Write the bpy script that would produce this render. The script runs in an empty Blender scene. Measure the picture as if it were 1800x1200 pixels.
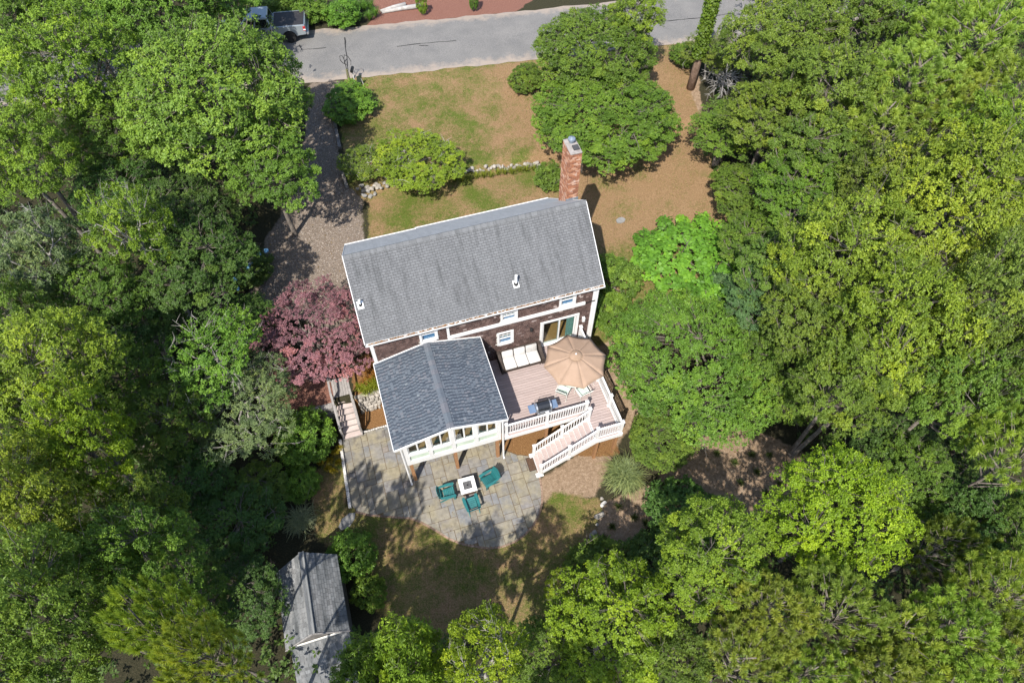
import bpy, math, random
import numpy as np
from mathutils import Vector, Matrix
random.seed(7)
SC = bpy.context.scene
COL = SC.collection
R_ = math.radians

# ------------------------------------------------------------------ camera, sky, sun, exposure
FPX, PITCH, CAMH = 1200.0, R_(57.0), 32.0
YAW = R_(17.2)
cam_d = bpy.data.cameras.new('camera')
cam_d.sensor_width = 36.0
cam_d.lens = 36.0 * FPX / 1800.0
cam_d.clip_end = 2000.0
cam_d.clip_start = 0.5
cam = bpy.data.objects.new('camera', cam_d)
COL.objects.link(cam)
cam.location = (0, 0, CAMH)
cam.rotation_euler = (R_(90) - PITCH, 0, 0)
SC.camera = cam

SUN_TO = Vector((-0.254, -0.701, 1.0)).normalized()
world = bpy.data.worlds.new('World')
SC.world = world
world.use_nodes = True
wn = world.node_tree.nodes
sky = wn.new('ShaderNodeTexSky')
sky.sky_type = 'NISHITA'
sky.sun_disc = False
sky.sun_elevation = math.asin(SUN_TO.z)
sky.sun_rotation = math.atan2(SUN_TO.x, SUN_TO.y)
sky.air_density = 1.0
sky.dust_density = 1.0
wn['Background'].inputs[1].default_value = 0.15
world.node_tree.links.new(sky.outputs[0], wn['Background'].inputs[0])
sun_d = bpy.data.lights.new('sun', 'SUN')
sun_d.energy = 5.0
sun_d.angle = R_(0.55)
sun_d.color = (1.0, 0.95, 0.87)
sun = bpy.data.objects.new('sun', sun_d)
COL.objects.link(sun)
sun.location = (-20, -40, 60)
sun.rotation_euler = (-SUN_TO).to_track_quat('-Z', 'Y').to_euler()
SC.view_settings.view_transform = 'Standard'
SC.view_settings.look = 'None'
SC.view_settings.gamma = 1.0
SC.view_settings.exposure = 0.66
SC.cycles.max_bounces = 8
SC.cycles.transparent_max_bounces = 8

# ------------------------------------------------------------------ coordinates
_F = np.array([0, math.cos(PITCH), -math.sin(PITCH)])
_U = np.array([0, math.sin(PITCH), math.cos(PITCH)])
def at(px, py, z=0.0):
    """a surveyed point of the photograph (1800 wide) on the level z"""
    d = _F * FPX + np.array([1.0, 0, 0]) * (px - 900) - _U * (py - 600)
    t = (z - CAMH) / d[2]
    return np.array([0, 0, CAMH]) + d * t
def ppm(p):
    return FPX / float((np.array(p) - np.array([0, 0, CAMH])) @ _F)
CY, SY = math.cos(YAW), math.sin(YAW)
def hw(u, w, z=0.0):           # house frame -> world
    return Vector((u * CY - w * SY, u * SY + w * CY, z))
def uw(x, y):                  # world -> house frame
    return (x * CY + y * SY, -x * SY + y * CY)

def sstep(x, a, b):
    t = np.clip((np.asarray(x, float) - a) / (b - a), 0, 1)
    return t * t * (3 - 2 * t)
def ground(x, y):
    x = np.asarray(x, float); y = np.asarray(y, float)
    u = x * CY + y * SY; w = -x * SY + y * CY
    sharp = 1.35 * sstep(w, 17.98, 18.14)
    soft = 1.35 * sstep(w, 14.5, 21.0)
    east = 1.35 * sstep(w, 12.5, 22.0)
    kl = sstep(u, -7.4, -6.4)
    ke = sstep(u, 9.2, 9.75)
    front = (soft * (1 - kl) + sharp * kl) * (1 - ke) + east * ke
    z = front + 0.25 * sstep(w, 22, 30) + 0.32 * sstep(w, 31.2, 32.3) + 0.15 * sstep(y, 38, 43)
    z = z + 0.9 * sstep(y - 0.175 * x, 51.5, 60)
    far = sstep(np.hypot(x, y - 25), 22, 45)
    z = z + far * 0.25 * (np.sin(x * .21 + 1.3) * np.cos(y * .17))
    z = z - 0.5 * sstep(u, 12, 22) * (1 - sstep(w, 8, 20))
    return z
def gz(x, y):
    return float(ground(x, y))

# ------------------------------------------------------------------ materials
def srgb(r, g, b):
    f = lambda c: (c / 255 / 12.92) if c / 255 <= .04045 else ((c / 255 + .055) / 1.055) ** 2.4
    return (f(r), f(g), f(b), 1.0)
MATS = {}
def base_mat(name):
    m = bpy.data.materials.new(name)
    m.use_nodes = True
    MATS[name] = m
    nt = m.node_tree
    return m, nt, nt.nodes['Principled BSDF']
def N(nt, t, **kw):
    n = nt.nodes.new(t)
    for k, v in kw.items():
        setattr(n, k, v)
    return n
def noise(nt, vec, scale, detail=3.0, rough=.55):
    n = N(nt, 'ShaderNodeTexNoise')
    n.inputs['Scale'].default_value = scale
    n.inputs['Detail'].default_value = detail
    n.inputs['Roughness'].default_value = rough
    nt.links.new(vec, n.inputs['Vector'])
    return n.outputs['Fac']
def ramp(nt, fac, stops):
    n = N(nt, 'ShaderNodeValToRGB')
    e = n.color_ramp.elements
    while len(e) < len(stops):
        e.new(0.5)
    for el, (p, c) in zip(e, stops):
        el.position = p
        el.color = c if len(c) == 4 else (*c, 1)
    nt.links.new(fac, n.inputs['Fac'])
    return n.outputs['Color']
def mixc(nt, fac, a, b, bt='MIX'):
    n = N(nt, 'ShaderNodeMix', data_type='RGBA', blend_type=bt)
    for s, v in ((n.inputs[0], fac), (n.inputs[6], a), (n.inputs[7], b)):
        if hasattr(v, 'links') or hasattr(v, 'is_linked'):
            nt.links.new(v, s)
        elif isinstance(v, (int, float)):
            s.default_value = v
        else:
            s.default_value = v if len(v) == 4 else (*v, 1)
    return n.outputs[2]
def mathn(nt, op, a, b=None):
    n = N(nt, 'ShaderNodeMath', operation=op)
    for i, v in enumerate((a, b)):
        if v is None: continue
        if isinstance(v, (int, float)): n.inputs[i].default_value = v
        else: nt.links.new(v, n.inputs[i])
    return n.outputs[0]
def bump(nt, b, h, strength, dist):
    n = N(nt, 'ShaderNodeBump')
    n.inputs['Strength'].default_value = strength
    n.inputs['Distance'].default_value = dist
    nt.links.new(h, n.inputs['Height'])
    nt.links.new(n.outputs[0], b.inputs['Normal'])
def pmat(name, c1, c2, scale=3.0, rough=.8, var=0.0, objvar=0.0, bstr=0.0, bscale=40.0, bdist=.01, spec=.3,
         stretch=None, metal=0.0, lo=.3, hi=.7):
    """two tones mixed by noise at the world position; var: per-piece face value; objvar: per-object value"""
    m, nt, b = base_mat(name)
    g = N(nt, 'ShaderNodeNewGeometry')
    vec = g.outputs['Position']
    if stretch:
        mp = N(nt, 'ShaderNodeMapping')
        mp.inputs['Rotation'].default_value = (0, 0, -YAW)
        mp.vector_type = 'TEXTURE' if False else 'POINT'
        mp.inputs['Scale'].default_value = stretch
        nt.links.new(vec, mp.inputs['Vector'])
        vec = mp.outputs[0]
    f = noise(nt, vec, scale, 5)
    col = ramp(nt, f, [(lo, c1), (hi, c2)])
    if var:
        a = N(nt, 'ShaderNodeAttribute', attribute_name='rnd')
        v = mathn(nt, 'MULTIPLY_ADD', a.outputs['Fac'], 2 * var)
        v.node.inputs[2].default_value = 1 - var
        col = mixc(nt, 1.0, col, v, 'MULTIPLY')
    if objvar:
        o = N(nt, 'ShaderNodeObjectInfo')
        v = mathn(nt, 'MULTIPLY_ADD', o.outputs['Random'], 2 * objvar)
        v.node.inputs[2].default_value = 1 - objvar
        col = mixc(nt, 1.0, col, v, 'MULTIPLY')
    nt.links.new(col, b.inputs['Base Color'])
    b.inputs['Roughness'].default_value = rough
    b.inputs['Specular IOR Level'].default_value = spec
    b.inputs['Metallic'].default_value = metal
    if bstr:
        bump(nt, b, noise(nt, g.outputs['Position'], bscale, 3), bstr, bdist)
    return m

pmat('white_trim', (.62, .61, .60), (.70, .69, .68), 1.2, .5, bstr=.05)
pmat('white_table', (.74, .74, .73), (.82, .82, .81), 3, .35)
pmat('roof_under', (.045, .045, .048), (.06, .06, .062), 2, .9)
pmat('wood_floor', (.30, .15, .05), (.42, .23, .09), 6, .35, stretch=(1, 8, 1))
pmat('inner_wall', (.55, .52, .46), (.62, .60, .55), 1, .9)
pmat('concrete', (.17, .165, .155), (.24, .235, .225), 4, .9, bstr=.2)
pmat('brown_post', (.24, .12, .055), (.36, .19, .09), 5, .8, stretch=(6, 6, 1), bstr=.2)
pmat('deck_board', (.31, .245, .23), (.38, .31, .29), 2.2, .55, objvar=.07, stretch=(1, 9, 1), bstr=.06)
pmat('grey_wood', (.20, .185, .18), (.32, .30, .28), 3.5, .85, objvar=.12, bstr=.3, stretch=(7, 2, 1))
pmat('stair_wood', (.36, .29, .265), (.46, .39, .36), 3, .8, objvar=.1, bstr=.2)
pmat('timber', (.10, .09, .082), (.19, .175, .16), 3, .9, objvar=.15, bstr=.4)
pmat('gutter_debris', (.10, .045, .015), (.22, .11, .03), 14, .95, var=.4)
pmat('vent_pipe', (.70, .70, .69), (.78, .78, .77), 3, .5)
pmat('black_rubber', (.012, .012, .013), (.02, .02, .02), 5, .7)
pmat('canvas_tan', (.29, .20, .14), (.33, .23, .165), 2.5, .9, bstr=.12, bscale=90)
pmat('canvas_cap', (.27, .185, .125), (.31, .215, .15), 3, .9)
pmat('pole_bronze', (.10, .07, .05), (.14, .10, .07), 3, .4, metal=.4)
pmat('cushion', (.46, .445, .43), (.56, .54, .52), 5, .95, bstr=.25, bscale=25, bdist=.03)
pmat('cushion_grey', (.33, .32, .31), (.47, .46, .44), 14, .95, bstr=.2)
pmat('wicker', (.030, .022, .018), (.065, .05, .042), 40, .7, bstr=.6, bscale=60)
pmat('sage_sling', (.36, .45, .39), (.44, .53, .47), 4, .8)
pmat('chair_frame', (.62, .63, .58), (.70, .71, .66), 3, .45)
pmat('teal_resin', (.012, .10, .105), (.02, .145, .15), 5, .38, bstr=.08, spec=.5)
pmat('grill_black', (.012, .014, .018), (.02, .022, .026), 4, .25, spec=.6)
pmat('grill_blue', (.10, .15, .24), (.14, .20, .30), 3, .35, spec=.5)
pmat('steel', (.42, .43, .44), (.52, .53, .54), 4, .3, metal=.8)
pmat('fire_pan', (.09, .09, .095), (.15, .15, .155), 12, .6, bstr=.5)
pmat('mat_brown', (.055, .03, .018), (.10, .06, .04), 12, .95, bstr=.6, bscale=80)
pmat('curtain', (.20, .36, .33), (.30, .46, .42), 3, .9)
pmat('sky_reflection', (.17, .30, .42), (.24, .38, .50), 3, .8)  # blue that paints the sky's reflection into the lower window panes
pmat('green_panel', (.42, .50, .40), (.54, .62, .52), 2, .3)
pmat('stone_pale', (.20, .18, .155), (.37, .34, .30), 4, .9, objvar=.2, bstr=.5, bscale=14, bdist=.04)
pmat('stone_dark', (.16, .155, .15), (.25, .24, .22), 4, .9, objvar=.25, bstr=.5, bscale=14, bdist=.04)
pmat('curb_stone', (.40, .38, .36), (.56, .54, .51), 6, .9, objvar=.12, bstr=.4)
pmat('truck_paint', (.29, .325, .345), (.32, .355, .375), 2, .28, spec=.6, metal=.35)
pmat('tonneau', (.022, .02, .022), (.032, .03, .03), 3, .6)
pmat('dark_glass', (.008, .01, .012), (.012, .014, .016), 2, .06, spec=.6)
pmat('tail_red', (.35, .02, .02), (.45, .03, .03), 3, .2)
pmat('tail_white', (.7, .7, .7), (.8, .8, .8), 3, .2)
pmat('rim_alloy', (.50, .51, .52), (.62, .63, .64), 3, .25, metal=.85)
pmat('black_metal', (.012, .012, .012), (.022, .022, .022), 4, .5)
pmat('sign_dark', (.03, .045, .03), (.05, .07, .045), 6, .7)
pmat('stake_white', (.62, .60, .55), (.70, .68, .62), 6, .7)
pmat('mossy_wood', (.10, .11, .04), (.22, .20, .12), 9, .95, bstr=.5)
pmat('log_pale', (.27, .255, .24), (.42, .40, .38), 4, .85, bstr=.5, bscale=12, bdist=.03)
pmat('bark', (.085, .07, .058), (.20, .175, .15), 5, .95, bstr=.7, bscale=16, bdist=.03)
pmat('bark_pine', (.13, .085, .06), (.27, .19, .145), 5, .95, bstr=.7, bscale=12, bdist=.04)
pmat('bark_pale', (.20, .185, .165), (.38, .355, .32), 4, .95, bstr=.6, bscale=14, bdist=.03)
pmat('hydrangea_blue', (.10, .26, .46), (.20, .40, .58), 9, .9)
pmat('tar', (.014, .014, .015), (.028, .028, .028), 3, .7)
pmat('steel_blue', (.20, .24, .29), (.32, .37, .43), 6, .35, metal=.5)

def mat_roof(name, tone, streak, var):
    m, nt, b = base_mat(name)
    g = N(nt, 'ShaderNodeNewGeometry')
    mp = N(nt, 'ShaderNodeMapping', vector_type='POINT')
    mp.inputs['Rotation'].default_value = (0, 0, -YAW)
    nt.links.new(g.outputs['Position'], mp.inputs['Vector'])
    mp2 = N(nt, 'ShaderNodeMapping', vector_type='POINT')
    mp2.inputs['Scale'].default_value = (4.2, .5, .5)
    nt.links.new(mp.outputs[0], mp2.inputs['Vector'])
    st = noise(nt, mp2.outputs[0], 1.15, 6, .6)
    col = ramp(nt, st, [(.32, tone[0]), (.46, tone[1]), (.66, tone[2])])
    a = N(nt, 'ShaderNodeAttribute', attribute_name='rnd')
    v = mathn(nt, 'MULTIPLY_ADD', a.outputs['Fac'], 2 * var)
    v.node.inputs[2].default_value = 1 - var
    col = mixc(nt, 1.0, col, v, 'MULTIPLY')
    gr = noise(nt, g.outputs['Position'], 34, 4, .7)
    col = mixc(nt, 1.0, col, ramp(nt, gr, [(.3, (.82, .82, .82)), (.7, (1.16, 1.16, 1.16))]), 'MULTIPLY')
    nt.links.new(col, b.inputs['Base Color'])
    b.inputs['Roughness'].default_value = .9
    b.inputs['Specular IOR Level'].default_value = .25
    bump(nt, b, gr, .35, .01)
    return m
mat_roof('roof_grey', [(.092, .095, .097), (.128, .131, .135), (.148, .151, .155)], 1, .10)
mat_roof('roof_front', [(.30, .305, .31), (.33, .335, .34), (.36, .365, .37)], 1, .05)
mat_roof('roof_shed', [(.075, .08, .082), (.125, .13, .132), (.19, .19, .188)], 1, .3)

def mat_blueroof():
    m, nt, b = base_mat('roof_slate_blue')
    g = N(nt, 'ShaderNodeNewGeometry')
    a = N(nt, 'ShaderNodeAttribute', attribute_name='rnd')
    col = ramp(nt, a.outputs['Fac'], [(0.0, (.034, .043, .06)), (.22, (.045, .057, .075)), (.30, (.088, .104, .126)),
                                      (.62, (.10, .118, .14)), (.80, (.118, .122, .14)), (1.0, (.15, .168, .185))])
    gr = noise(nt, g.outputs['Position'], 30, 4, .7)
    col = mixc(nt, 1.0, col, ramp(nt, gr, [(.3, (.75, .75, .75)), (.7, (1.25, 1.25, 1.25))]), 'MULTIPLY')
    nt.links.new(col, b.inputs['Base Color'])
    b.inputs['Roughness'].default_value = .9
    b.inputs['Specular IOR Level'].default_value = .25
    bump(nt, b, gr, .35, .01)
mat_blueroof()

def mat_wallshingle():
    m, nt, b = base_mat('cedar_shingle')
    g = N(nt, 'ShaderNodeNewGeometry')
    a = N(nt, 'ShaderNodeAttribute', attribute_name='rnd')
    col = ramp(nt, a.outputs['Fac'], [(0.0, (.045, .026, .022)), (.45, (.085, .05, .042)), (.85, (.135, .088, .075)),
                                      (.94, (.19, .14, .125)), (1.0, (.40, .34, .32))])
    f = noise(nt, g.outputs['Position'], 3.0, 5, .65)
    col = mixc(nt, 1.0, col, ramp(nt, f, [(.35, (.75, .72, .72)), (.65, (1.25, 1.25, 1.25))]), 'MULTIPLY')
    nt.links.new(col, b.inputs['Base Color'])
    b.inputs['Roughness'].default_value = .9
    bump(nt, b, noise(nt, g.outputs['Position'], 45, 3), .4, .01)
mat_wallshingle()

def mat_brick():
    m, nt, b = base_mat('brick_red')
    g = N(nt, 'ShaderNodeNewGeometry')
    a = N(nt, 'ShaderNodeAttribute', attribute_name='rnd')
    col = ramp(nt, a.outputs['Fac'], [(0.0, (.20, .085, .05)), (.5, (.33, .13, .065)), (.8, (.42, .20, .11)), (1.0, (.52, .34, .25))])
    f = noise(nt, g.outputs['Position'], 3.5, 6, .7)
    col = mixc(nt, ramp(nt, f, [(.56, (0, 0, 0)), (.68, (.75, .75, .75))]), col, (.60, .50, .44, 1))
    nt.links.new(col, b.inputs['Base Color'])
    b.inputs['Roughness'].default_value = .9
    bump(nt, b, noise(nt, g.outputs['Position'], 60, 3), .5, .01)
mat_brick()
pmat('mortar', (.42, .34, .29), (.56, .48, .42), 6, .95)
pmat('chimney_cap', (.20, .18, .165), (.34, .31, .29), 5, .9, bstr=.3)

def mat_flagstone():
    m, nt, b = base_mat('flagstone')
    g = N(nt, 'ShaderNodeNewGeometry')
    o = N(nt, 'ShaderNodeObjectInfo')
    col = ramp(nt, o.outputs['Random'], [(0.0, (.145, .14, .135)), (.25, (.205, .188, .155)), (.5, (.222, .20, .158)),
                                         (.72, (.185, .18, .176)), (.88, (.165, .17, .178)), (1.0, (.205, .178, .155))])
    f = noise(nt, g.outputs['Position'], 1.1, 5, .6)
    col = mixc(nt, ramp(nt, f, [(.45, (0, 0, 0)), (.62, (.75, .75, .75))]), col, (.235, .205, .135, 1))
    f2 = noise(nt, g.outputs['Position'], 5.0, 6, .7)
    col = mixc(nt, 1.0, col, ramp(nt, f2, [(.3, (.72, .72, .72)), (.7, (1.22, 1.22, 1.22))]), 'MULTIPLY')
    f3 = noise(nt, g.outputs['Position'], .85, 4, .7)
    col = mixc(nt, ramp(nt, f3, [(.60, (0, 0, 0)), (.70, (.7, .7, .7))]), col, (.085, .075, .072, 1))
    nt.links.new(col, b.inputs['Base Color'])
    b.inputs['Roughness'].default_value = .85
    b.inputs['Specular IOR Level'].default_value = .25
    bump(nt, b, f2, .35, .03)
mat_flagstone()

def mat_glass(name, tint, opac):
    m, nt, b = base_mat(name)
    nt.nodes.remove(b)
    out = nt.nodes['Material Output']
    t = N(nt, 'ShaderNodeBsdfTransparent'); t.inputs[0].default_value = tint
    gl = N(nt, 'ShaderNodeBsdfGlossy'); gl.inputs['Roughness'].default_value = .02
    mx = N(nt, 'ShaderNodeMixShader')
    lw = N(nt, 'ShaderNodeLayerWeight'); lw.inputs[0].default_value = .5
    f = mathn(nt, 'ADD', mathn(nt, 'MULTIPLY', mathn(nt, 'POWER', lw.outputs['Facing'], 4.0), .6), opac)
    nt.links.new(f, mx.inputs[0]); nt.links.new(t.outputs[0], mx.inputs[1]); nt.links.new(gl.outputs[0], mx.inputs[2])
    nt.links.new(mx.outputs[0], out.inputs[0])
mat_glass('window_glass', (.80, .86, .85, 1), .03)
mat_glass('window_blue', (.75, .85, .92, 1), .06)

def mat_leaf(name, rough=.52, trans=.30, spec=.28):
    """leaf tone = the tree's own colour, varied leaf by leaf"""
    m, nt, b = base_mat(name)
    out = nt.nodes['Material Output']
    o = N(nt, 'ShaderNodeObjectInfo')
    a = N(nt, 'ShaderNodeAttribute', attribute_name='rnd')
    g = ramp(nt, a.outputs['Fac'], [(0.0, (.52, .58, .55)), (.4, (.88, .92, .9)), (.75, (1.12, 1.10, 1.0)), (.93, (1.38, 1.27, 1.0)), (1.0, (1.65, 1.45, 1.0))])
    col = mixc(nt, 1.0, o.outputs['Color'], g, 'MULTIPLY')
    nt.links.new(col, b.inputs['Base Color'])
    b.inputs['Roughness'].default_value = rough
    b.inputs['Specular IOR Level'].default_value = spec
    tr = N(nt, 'ShaderNodeBsdfTranslucent')
    tc = mixc(nt, 1.0, col, (1.25, 1.15, .55, 1), 'MULTIPLY')
    nt.links.new(tc, tr.inputs[0])
    mx = N(nt, 'ShaderNodeMixShader'); mx.inputs[0].default_value = trans
    nt.links.new(b.outputs[0], mx.inputs[1]); nt.links.new(tr.outputs[0], mx.inputs[2])
    nt.links.new(mx.outputs[0], out.inputs[0])
mat_leaf('leaf')
mat_leaf('needle', .5, .35, .3)

def mat_ground():
    m, nt, b = base_mat('ground_cover')
    g = N(nt, 'ShaderNodeNewGeometry')
    P = g.outputs['Position']
    z = N(nt, 'ShaderNodeAttribute', attribute_name='zone')
    s = N(nt, 'ShaderNodeSeparateColor'); nt.links.new(z.outputs['Color'], s.inputs[0])
    z2 = N(nt, 'ShaderNodeAttribute', attribute_name='zone2')
    s2 = N(nt, 'ShaderNodeSeparateColor'); nt.links.new(z2.outputs['Color'], s2.inputs[0])
    n_edge = noise(nt, P, 2.6, 5, .7)
    def wgt(sock, soft=.16):
        v = mathn(nt, 'ADD', sock, mathn(nt, 'MULTIPLY', mathn(nt, 'SUBTRACT', n_edge, .5), .9))
        r = N(nt, 'ShaderNodeMapRange', interpolation_type='SMOOTHSTEP')
        r.inputs[1].default_value = .5 - soft; r.inputs[2].default_value = .5 + soft
        nt.links.new(v, r.inputs[0])
        return r.outputs[0]
    fine = noise(nt, P, 15, 6, .85)
    mid = noise(nt, P, 5, 5, .7)
    big = noise(nt, P, .55, 4, .6)
    litter = ramp(nt, fine, [(.3, (.016, .018, .009)), (.5, (.036, .034, .018)), (.7, (.085, .07, .04))])
    gfine = ramp(nt, fine, [(.3, (.03, .045, .008)), (.5, (.085, .115, .018)), (.72, (.19, .21, .045))])
    dry = ramp(nt, fine, [(.28, (.10, .055, .026)), (.5, (.245, .155, .08)), (.72, (.42, .29, .17))])
    dmask = mathn(nt, 'ADD', mathn(nt, 'MULTIPLY', big, .55), mathn(nt, 'ADD', mathn(nt, 'MULTIPLY', mid, .35), mathn(nt, 'MULTIPLY', fine, .28)))
    dmask = mathn(nt, 'ADD', dmask, mathn(nt, 'MULTIPLY', mathn(nt, 'SUBTRACT', s2.outputs[0], .5), .55))
    lawn = mixc(nt, ramp(nt, dmask, [(.53, (0, 0, 0)), (.70, (1, 1, 1))]), gfine, dry)
    dirt = ramp(nt, mathn(nt, 'ADD', mathn(nt, 'MULTIPLY', fine, .5), mathn(nt, 'MULTIPLY', mid, .5)),
                [(.3, (.11, .072, .045)), (.5, (.27, .19, .125)), (.7, (.45, .345, .25))])
    grav = ramp(nt, noise(nt, P, 13, 6, .85), [(.32, (.075, .058, .044)), (.5, (.19, .15, .118)), (.62, (.28, .23, .185)), (.75, (.44, .38, .31))])
    mulch = ramp(nt, noise(nt, P, 18, 5, .8), [(.3, (.08, .036, .016)), (.5, (.20, .105, .042)), (.7, (.36, .215, .10))])
    redm = ramp(nt, noise(nt, P, 16, 5, .8), [(.3, (.11, .05, .035)), (.5, (.20, .095, .07)), (.7, (.30, .165, .125))])
    col = litter
    col = mixc(nt, wgt(s2.outputs[1]), col, dirt)
    col = mixc(nt, wgt(s.outputs[0]), col, lawn)
    col = mixc(nt, wgt(s.outputs[1]), col, grav)
    col = mixc(nt, wgt(s.outputs[2], .06), col, mulch)
    col = mixc(nt, wgt(s2.outputs[2]), col, redm)
    nt.links.new(col, b.inputs['Base Color'])
    b.inputs['Roughness'].default_value = .95
    b.inputs['Specular IOR Level'].default_value = .15
    bump(nt, b, fine, 1.0, .07)
mat_ground()

def mat_road():
    m, nt, b = base_mat('asphalt')
    g = N(nt, 'ShaderNodeNewGeometry'); P = g.outputs['Position']
    f = noise(nt, P, 30, 4, .8)
    c = ramp(nt, f, [(.3, (.075, .073, .07)), (.5, (.155, .152, .147)), (.7, (.27, .262, .252))])
    f2 = noise(nt, P, .5, 5, .6)
    c = mixc(nt, 1.0, c, ramp(nt, f2, [(.3, (.86, .86, .87)), (.7, (1.14, 1.12, 1.1))]), 'MULTIPLY')
    a = N(nt, 'ShaderNodeAttribute', attribute_name='edge')
    e = mathn(nt, 'ADD', a.outputs['Fac'], mathn(nt, 'MULTIPLY', mathn(nt, 'SUBTRACT', noise(nt, P, 1.6, 5, .7), .5), .8))
    c = mixc(nt, ramp(nt, e, [(.72, (0, 0, 0)), (.95, (.7, .7, .7))]), c, (.32, .26, .21, 1))
    nt.links.new(c, b.inputs['Base Color'])
    b.inputs['Roughness'].default_value = .9
    b.inputs['Specular IOR Level'].default_value = .2
    bump(nt, b, f, .4, .01)
mat_road()

# ------------------------------------------------------------------ mesh building
class MB:
    def __init__(s):
        s.v = []; s.f = []; s.r = []
    def poly(s, pts, r=None):
        n = len(s.v); s.v += [tuple(p) for p in pts]
        s.f.append(tuple(range(n, n + len(pts)))); s.r.append(random.random() if r is None else r)
    def box(s, x0, x1, y0, y1, z0, z1, r=None):
        n = len(s.v); r = random.random() if r is None else r
        s.v += [(x, y, z) for z in (z0, z1) for y in (y0, y1) for x in (x0, x1)]
        for q in ((0, 2, 3, 1), (4, 5, 7, 6), (0, 1, 5, 4), (2, 6, 7, 3), (0, 4, 6, 2), (1, 3, 7, 5)):
            s.f.append(tuple(n + i for i in q)); s.r.append(r)
        return s
    def cbox(s, c, d, r=None):
        return s.box(c[0] - d[0] / 2, c[0] + d[0] / 2, c[1] - d[1] / 2, c[1] + d[1] / 2, c[2] - d[2] / 2, c[2] + d[2] / 2, r)
    def hexa(s, b4, t4, r=None):
        n = len(s.v); r = random.random() if r is None else r
        s.v += [tuple(p) for p in b4] + [tuple(p) for p in t4]
        for q in ((3, 2, 1, 0), (4, 5, 6, 7), (0, 1, 5, 4), (1, 2, 6, 5), (2, 3, 7, 6), (3, 0, 4, 7)):
            s.f.append(tuple(n + i for i in q)); s.r.append(r)
        return s
    def bar(s, p0, p1, a, b, up=(0, 0, 1), r=None):
        p0 = Vector(p0); p1 = Vector(p1); d = (p1 - p0).normalized(); up = Vector(up)
        if abs(d.dot(up)) > .98: up = Vector((1, 0, 0))
        sx = d.cross(up).normalized() * a / 2; sy = sx.cross(d).normalized() * b / 2
        q = lambda p: [p - sx - sy, p + sx - sy, p + sx + sy, p - sx + sy]
        return s.hexa(q(p0), q(p1), r)
    def tube(s, pts, rad, n=8, cap=True):
        pts = [Vector(p) for p in pts]
        if not hasattr(rad, '__len__'): rad = [rad] * len(pts)
        base = len(s.v); rr = random.random()
        for i, p in enumerate(pts):
            d = (pts[min(i + 1, len(pts) - 1)] - pts[max(i - 1, 0)]).normalized()
            a = d.cross(Vector((0, 0, 1)))
            if a.length < .05: a = d.cross(Vector((1, 0, 0)))
            a.normalize(); b = d.cross(a)
            for k in range(n):
                t = 2 * math.pi * k / n
                s.v.append(tuple(p + (a * math.cos(t) + b * math.sin(t)) * rad[i]))
        for i in range(len(pts) - 1):
            for k in range(n):
                s.f.append((base + i * n + k, base + i * n + (k + 1) % n, base + (i + 1) * n + (k + 1) % n, base + (i + 1) * n + k)); s.r.append(rr)
        if cap:
            s.f.append(tuple(base + k for k in reversed(range(n)))); s.r.append(rr)
            s.f.append(tuple(base + (len(pts) - 1) * n + k for k in range(n))); s.r.append(rr)
        return s
    def prism(s, poly, z0, z1, r=None):
        n = len(s.v); k = len(poly); r = random.random() if r is None else r
        s.v += [(p[0], p[1], z0) for p in poly] + [(p[0], p[1], z1) for p in poly]
        s.f.append(tuple(n + i for i in reversed(range(k)))); s.r.append(r)
        s.f.append(tuple(n + k + i for i in range(k))); s.r.append(r)
        for i in range(k):
            j = (i + 1) % k
            s.f.append((n + i, n + j, n + k + j, n + k + i)); s.r.append(r)
        return s
    def sideprism(s, poly, y0, y1, r=None):      # polygon in x,z pushed along y
        n = len(s.v); k = len(poly); r = random.random() if r is None else r
        s.v += [(p[0], y0, p[1]) for p in poly] + [(p[0], y1, p[1]) for p in poly]
        s.f.append(tuple(n + i for i in range(k))); s.r.append(r)
        s.f.append(tuple(n + k + i for i in reversed(range(k)))); s.r.append(r)
        for i in range(k):
            j = (i + 1) % k
            s.f.append((n + j, n + i, n + k + i, n + k + j)); s.r.append(r)
        return s
    def lathe(s, prof, n=16, c=(0, 0, 0)):
        base = len(s.v); rr = random.random()
        for (r, z) in prof:
            for k in range(n):
                t = 2 * math.pi * k / n
                s.v.append((c[0] + r * math.cos(t), c[1] + r * math.sin(t), c[2] + z))
        for i in range(len(prof) - 1):
            for k in range(n):
                s.f.append((base + i * n + k, base + i * n + (k + 1) % n, base + (i + 1) * n + (k + 1) % n, base + (i + 1) * n + k)); s.r.append(rr)
        s.f.append(tuple(base + k for k in reversed(range(n)))); s.r.append(rr)
        s.f.append(tuple(base + (len(prof) - 1) * n + k for k in range(n))); s.r.append(rr)
        return s
    def mesh(s, name, off=(0, 0, 0)):
        me = bpy.data.meshes.new(name)
        me.from_pydata([(a - off[0], b - off[1], c - off[2]) for a, b, c in s.v], [], s.f)
        at_ = me.attributes.new('rnd', 'FLOAT', 'FACE')
        at_.data.foreach_set('value', s.r)
        return me
    def build(s, name, mat, parent=None, off=None, smooth=False, bevel=0.0):
        if off is None:
            off = ORG.get(parent.name, (0, 0, 0)) if parent else (0, 0, 0)
        me = s.mesh(name, off)
        me.materials.append(MATS[mat])
        if smooth: me.shade_smooth()
        o = bpy.data.objects.new(name, me)
        COL.objects.link(o)
        if parent:
            o.parent = parent
            ORG[o.name] = off
        if bevel:
            b = o.modifiers.new('bevel', 'BEVEL'); b.width = bevel; b.segments = 2; b.limit_method = 'ANGLE'
        return o
ORG = {}
def tag(o, label, cat=None, group=None, kind=None):
    if label: o['label'] = label
    if cat: o['category'] = cat
    if group: o['group'] = group
    if kind: o['kind'] = kind
    return o
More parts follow.
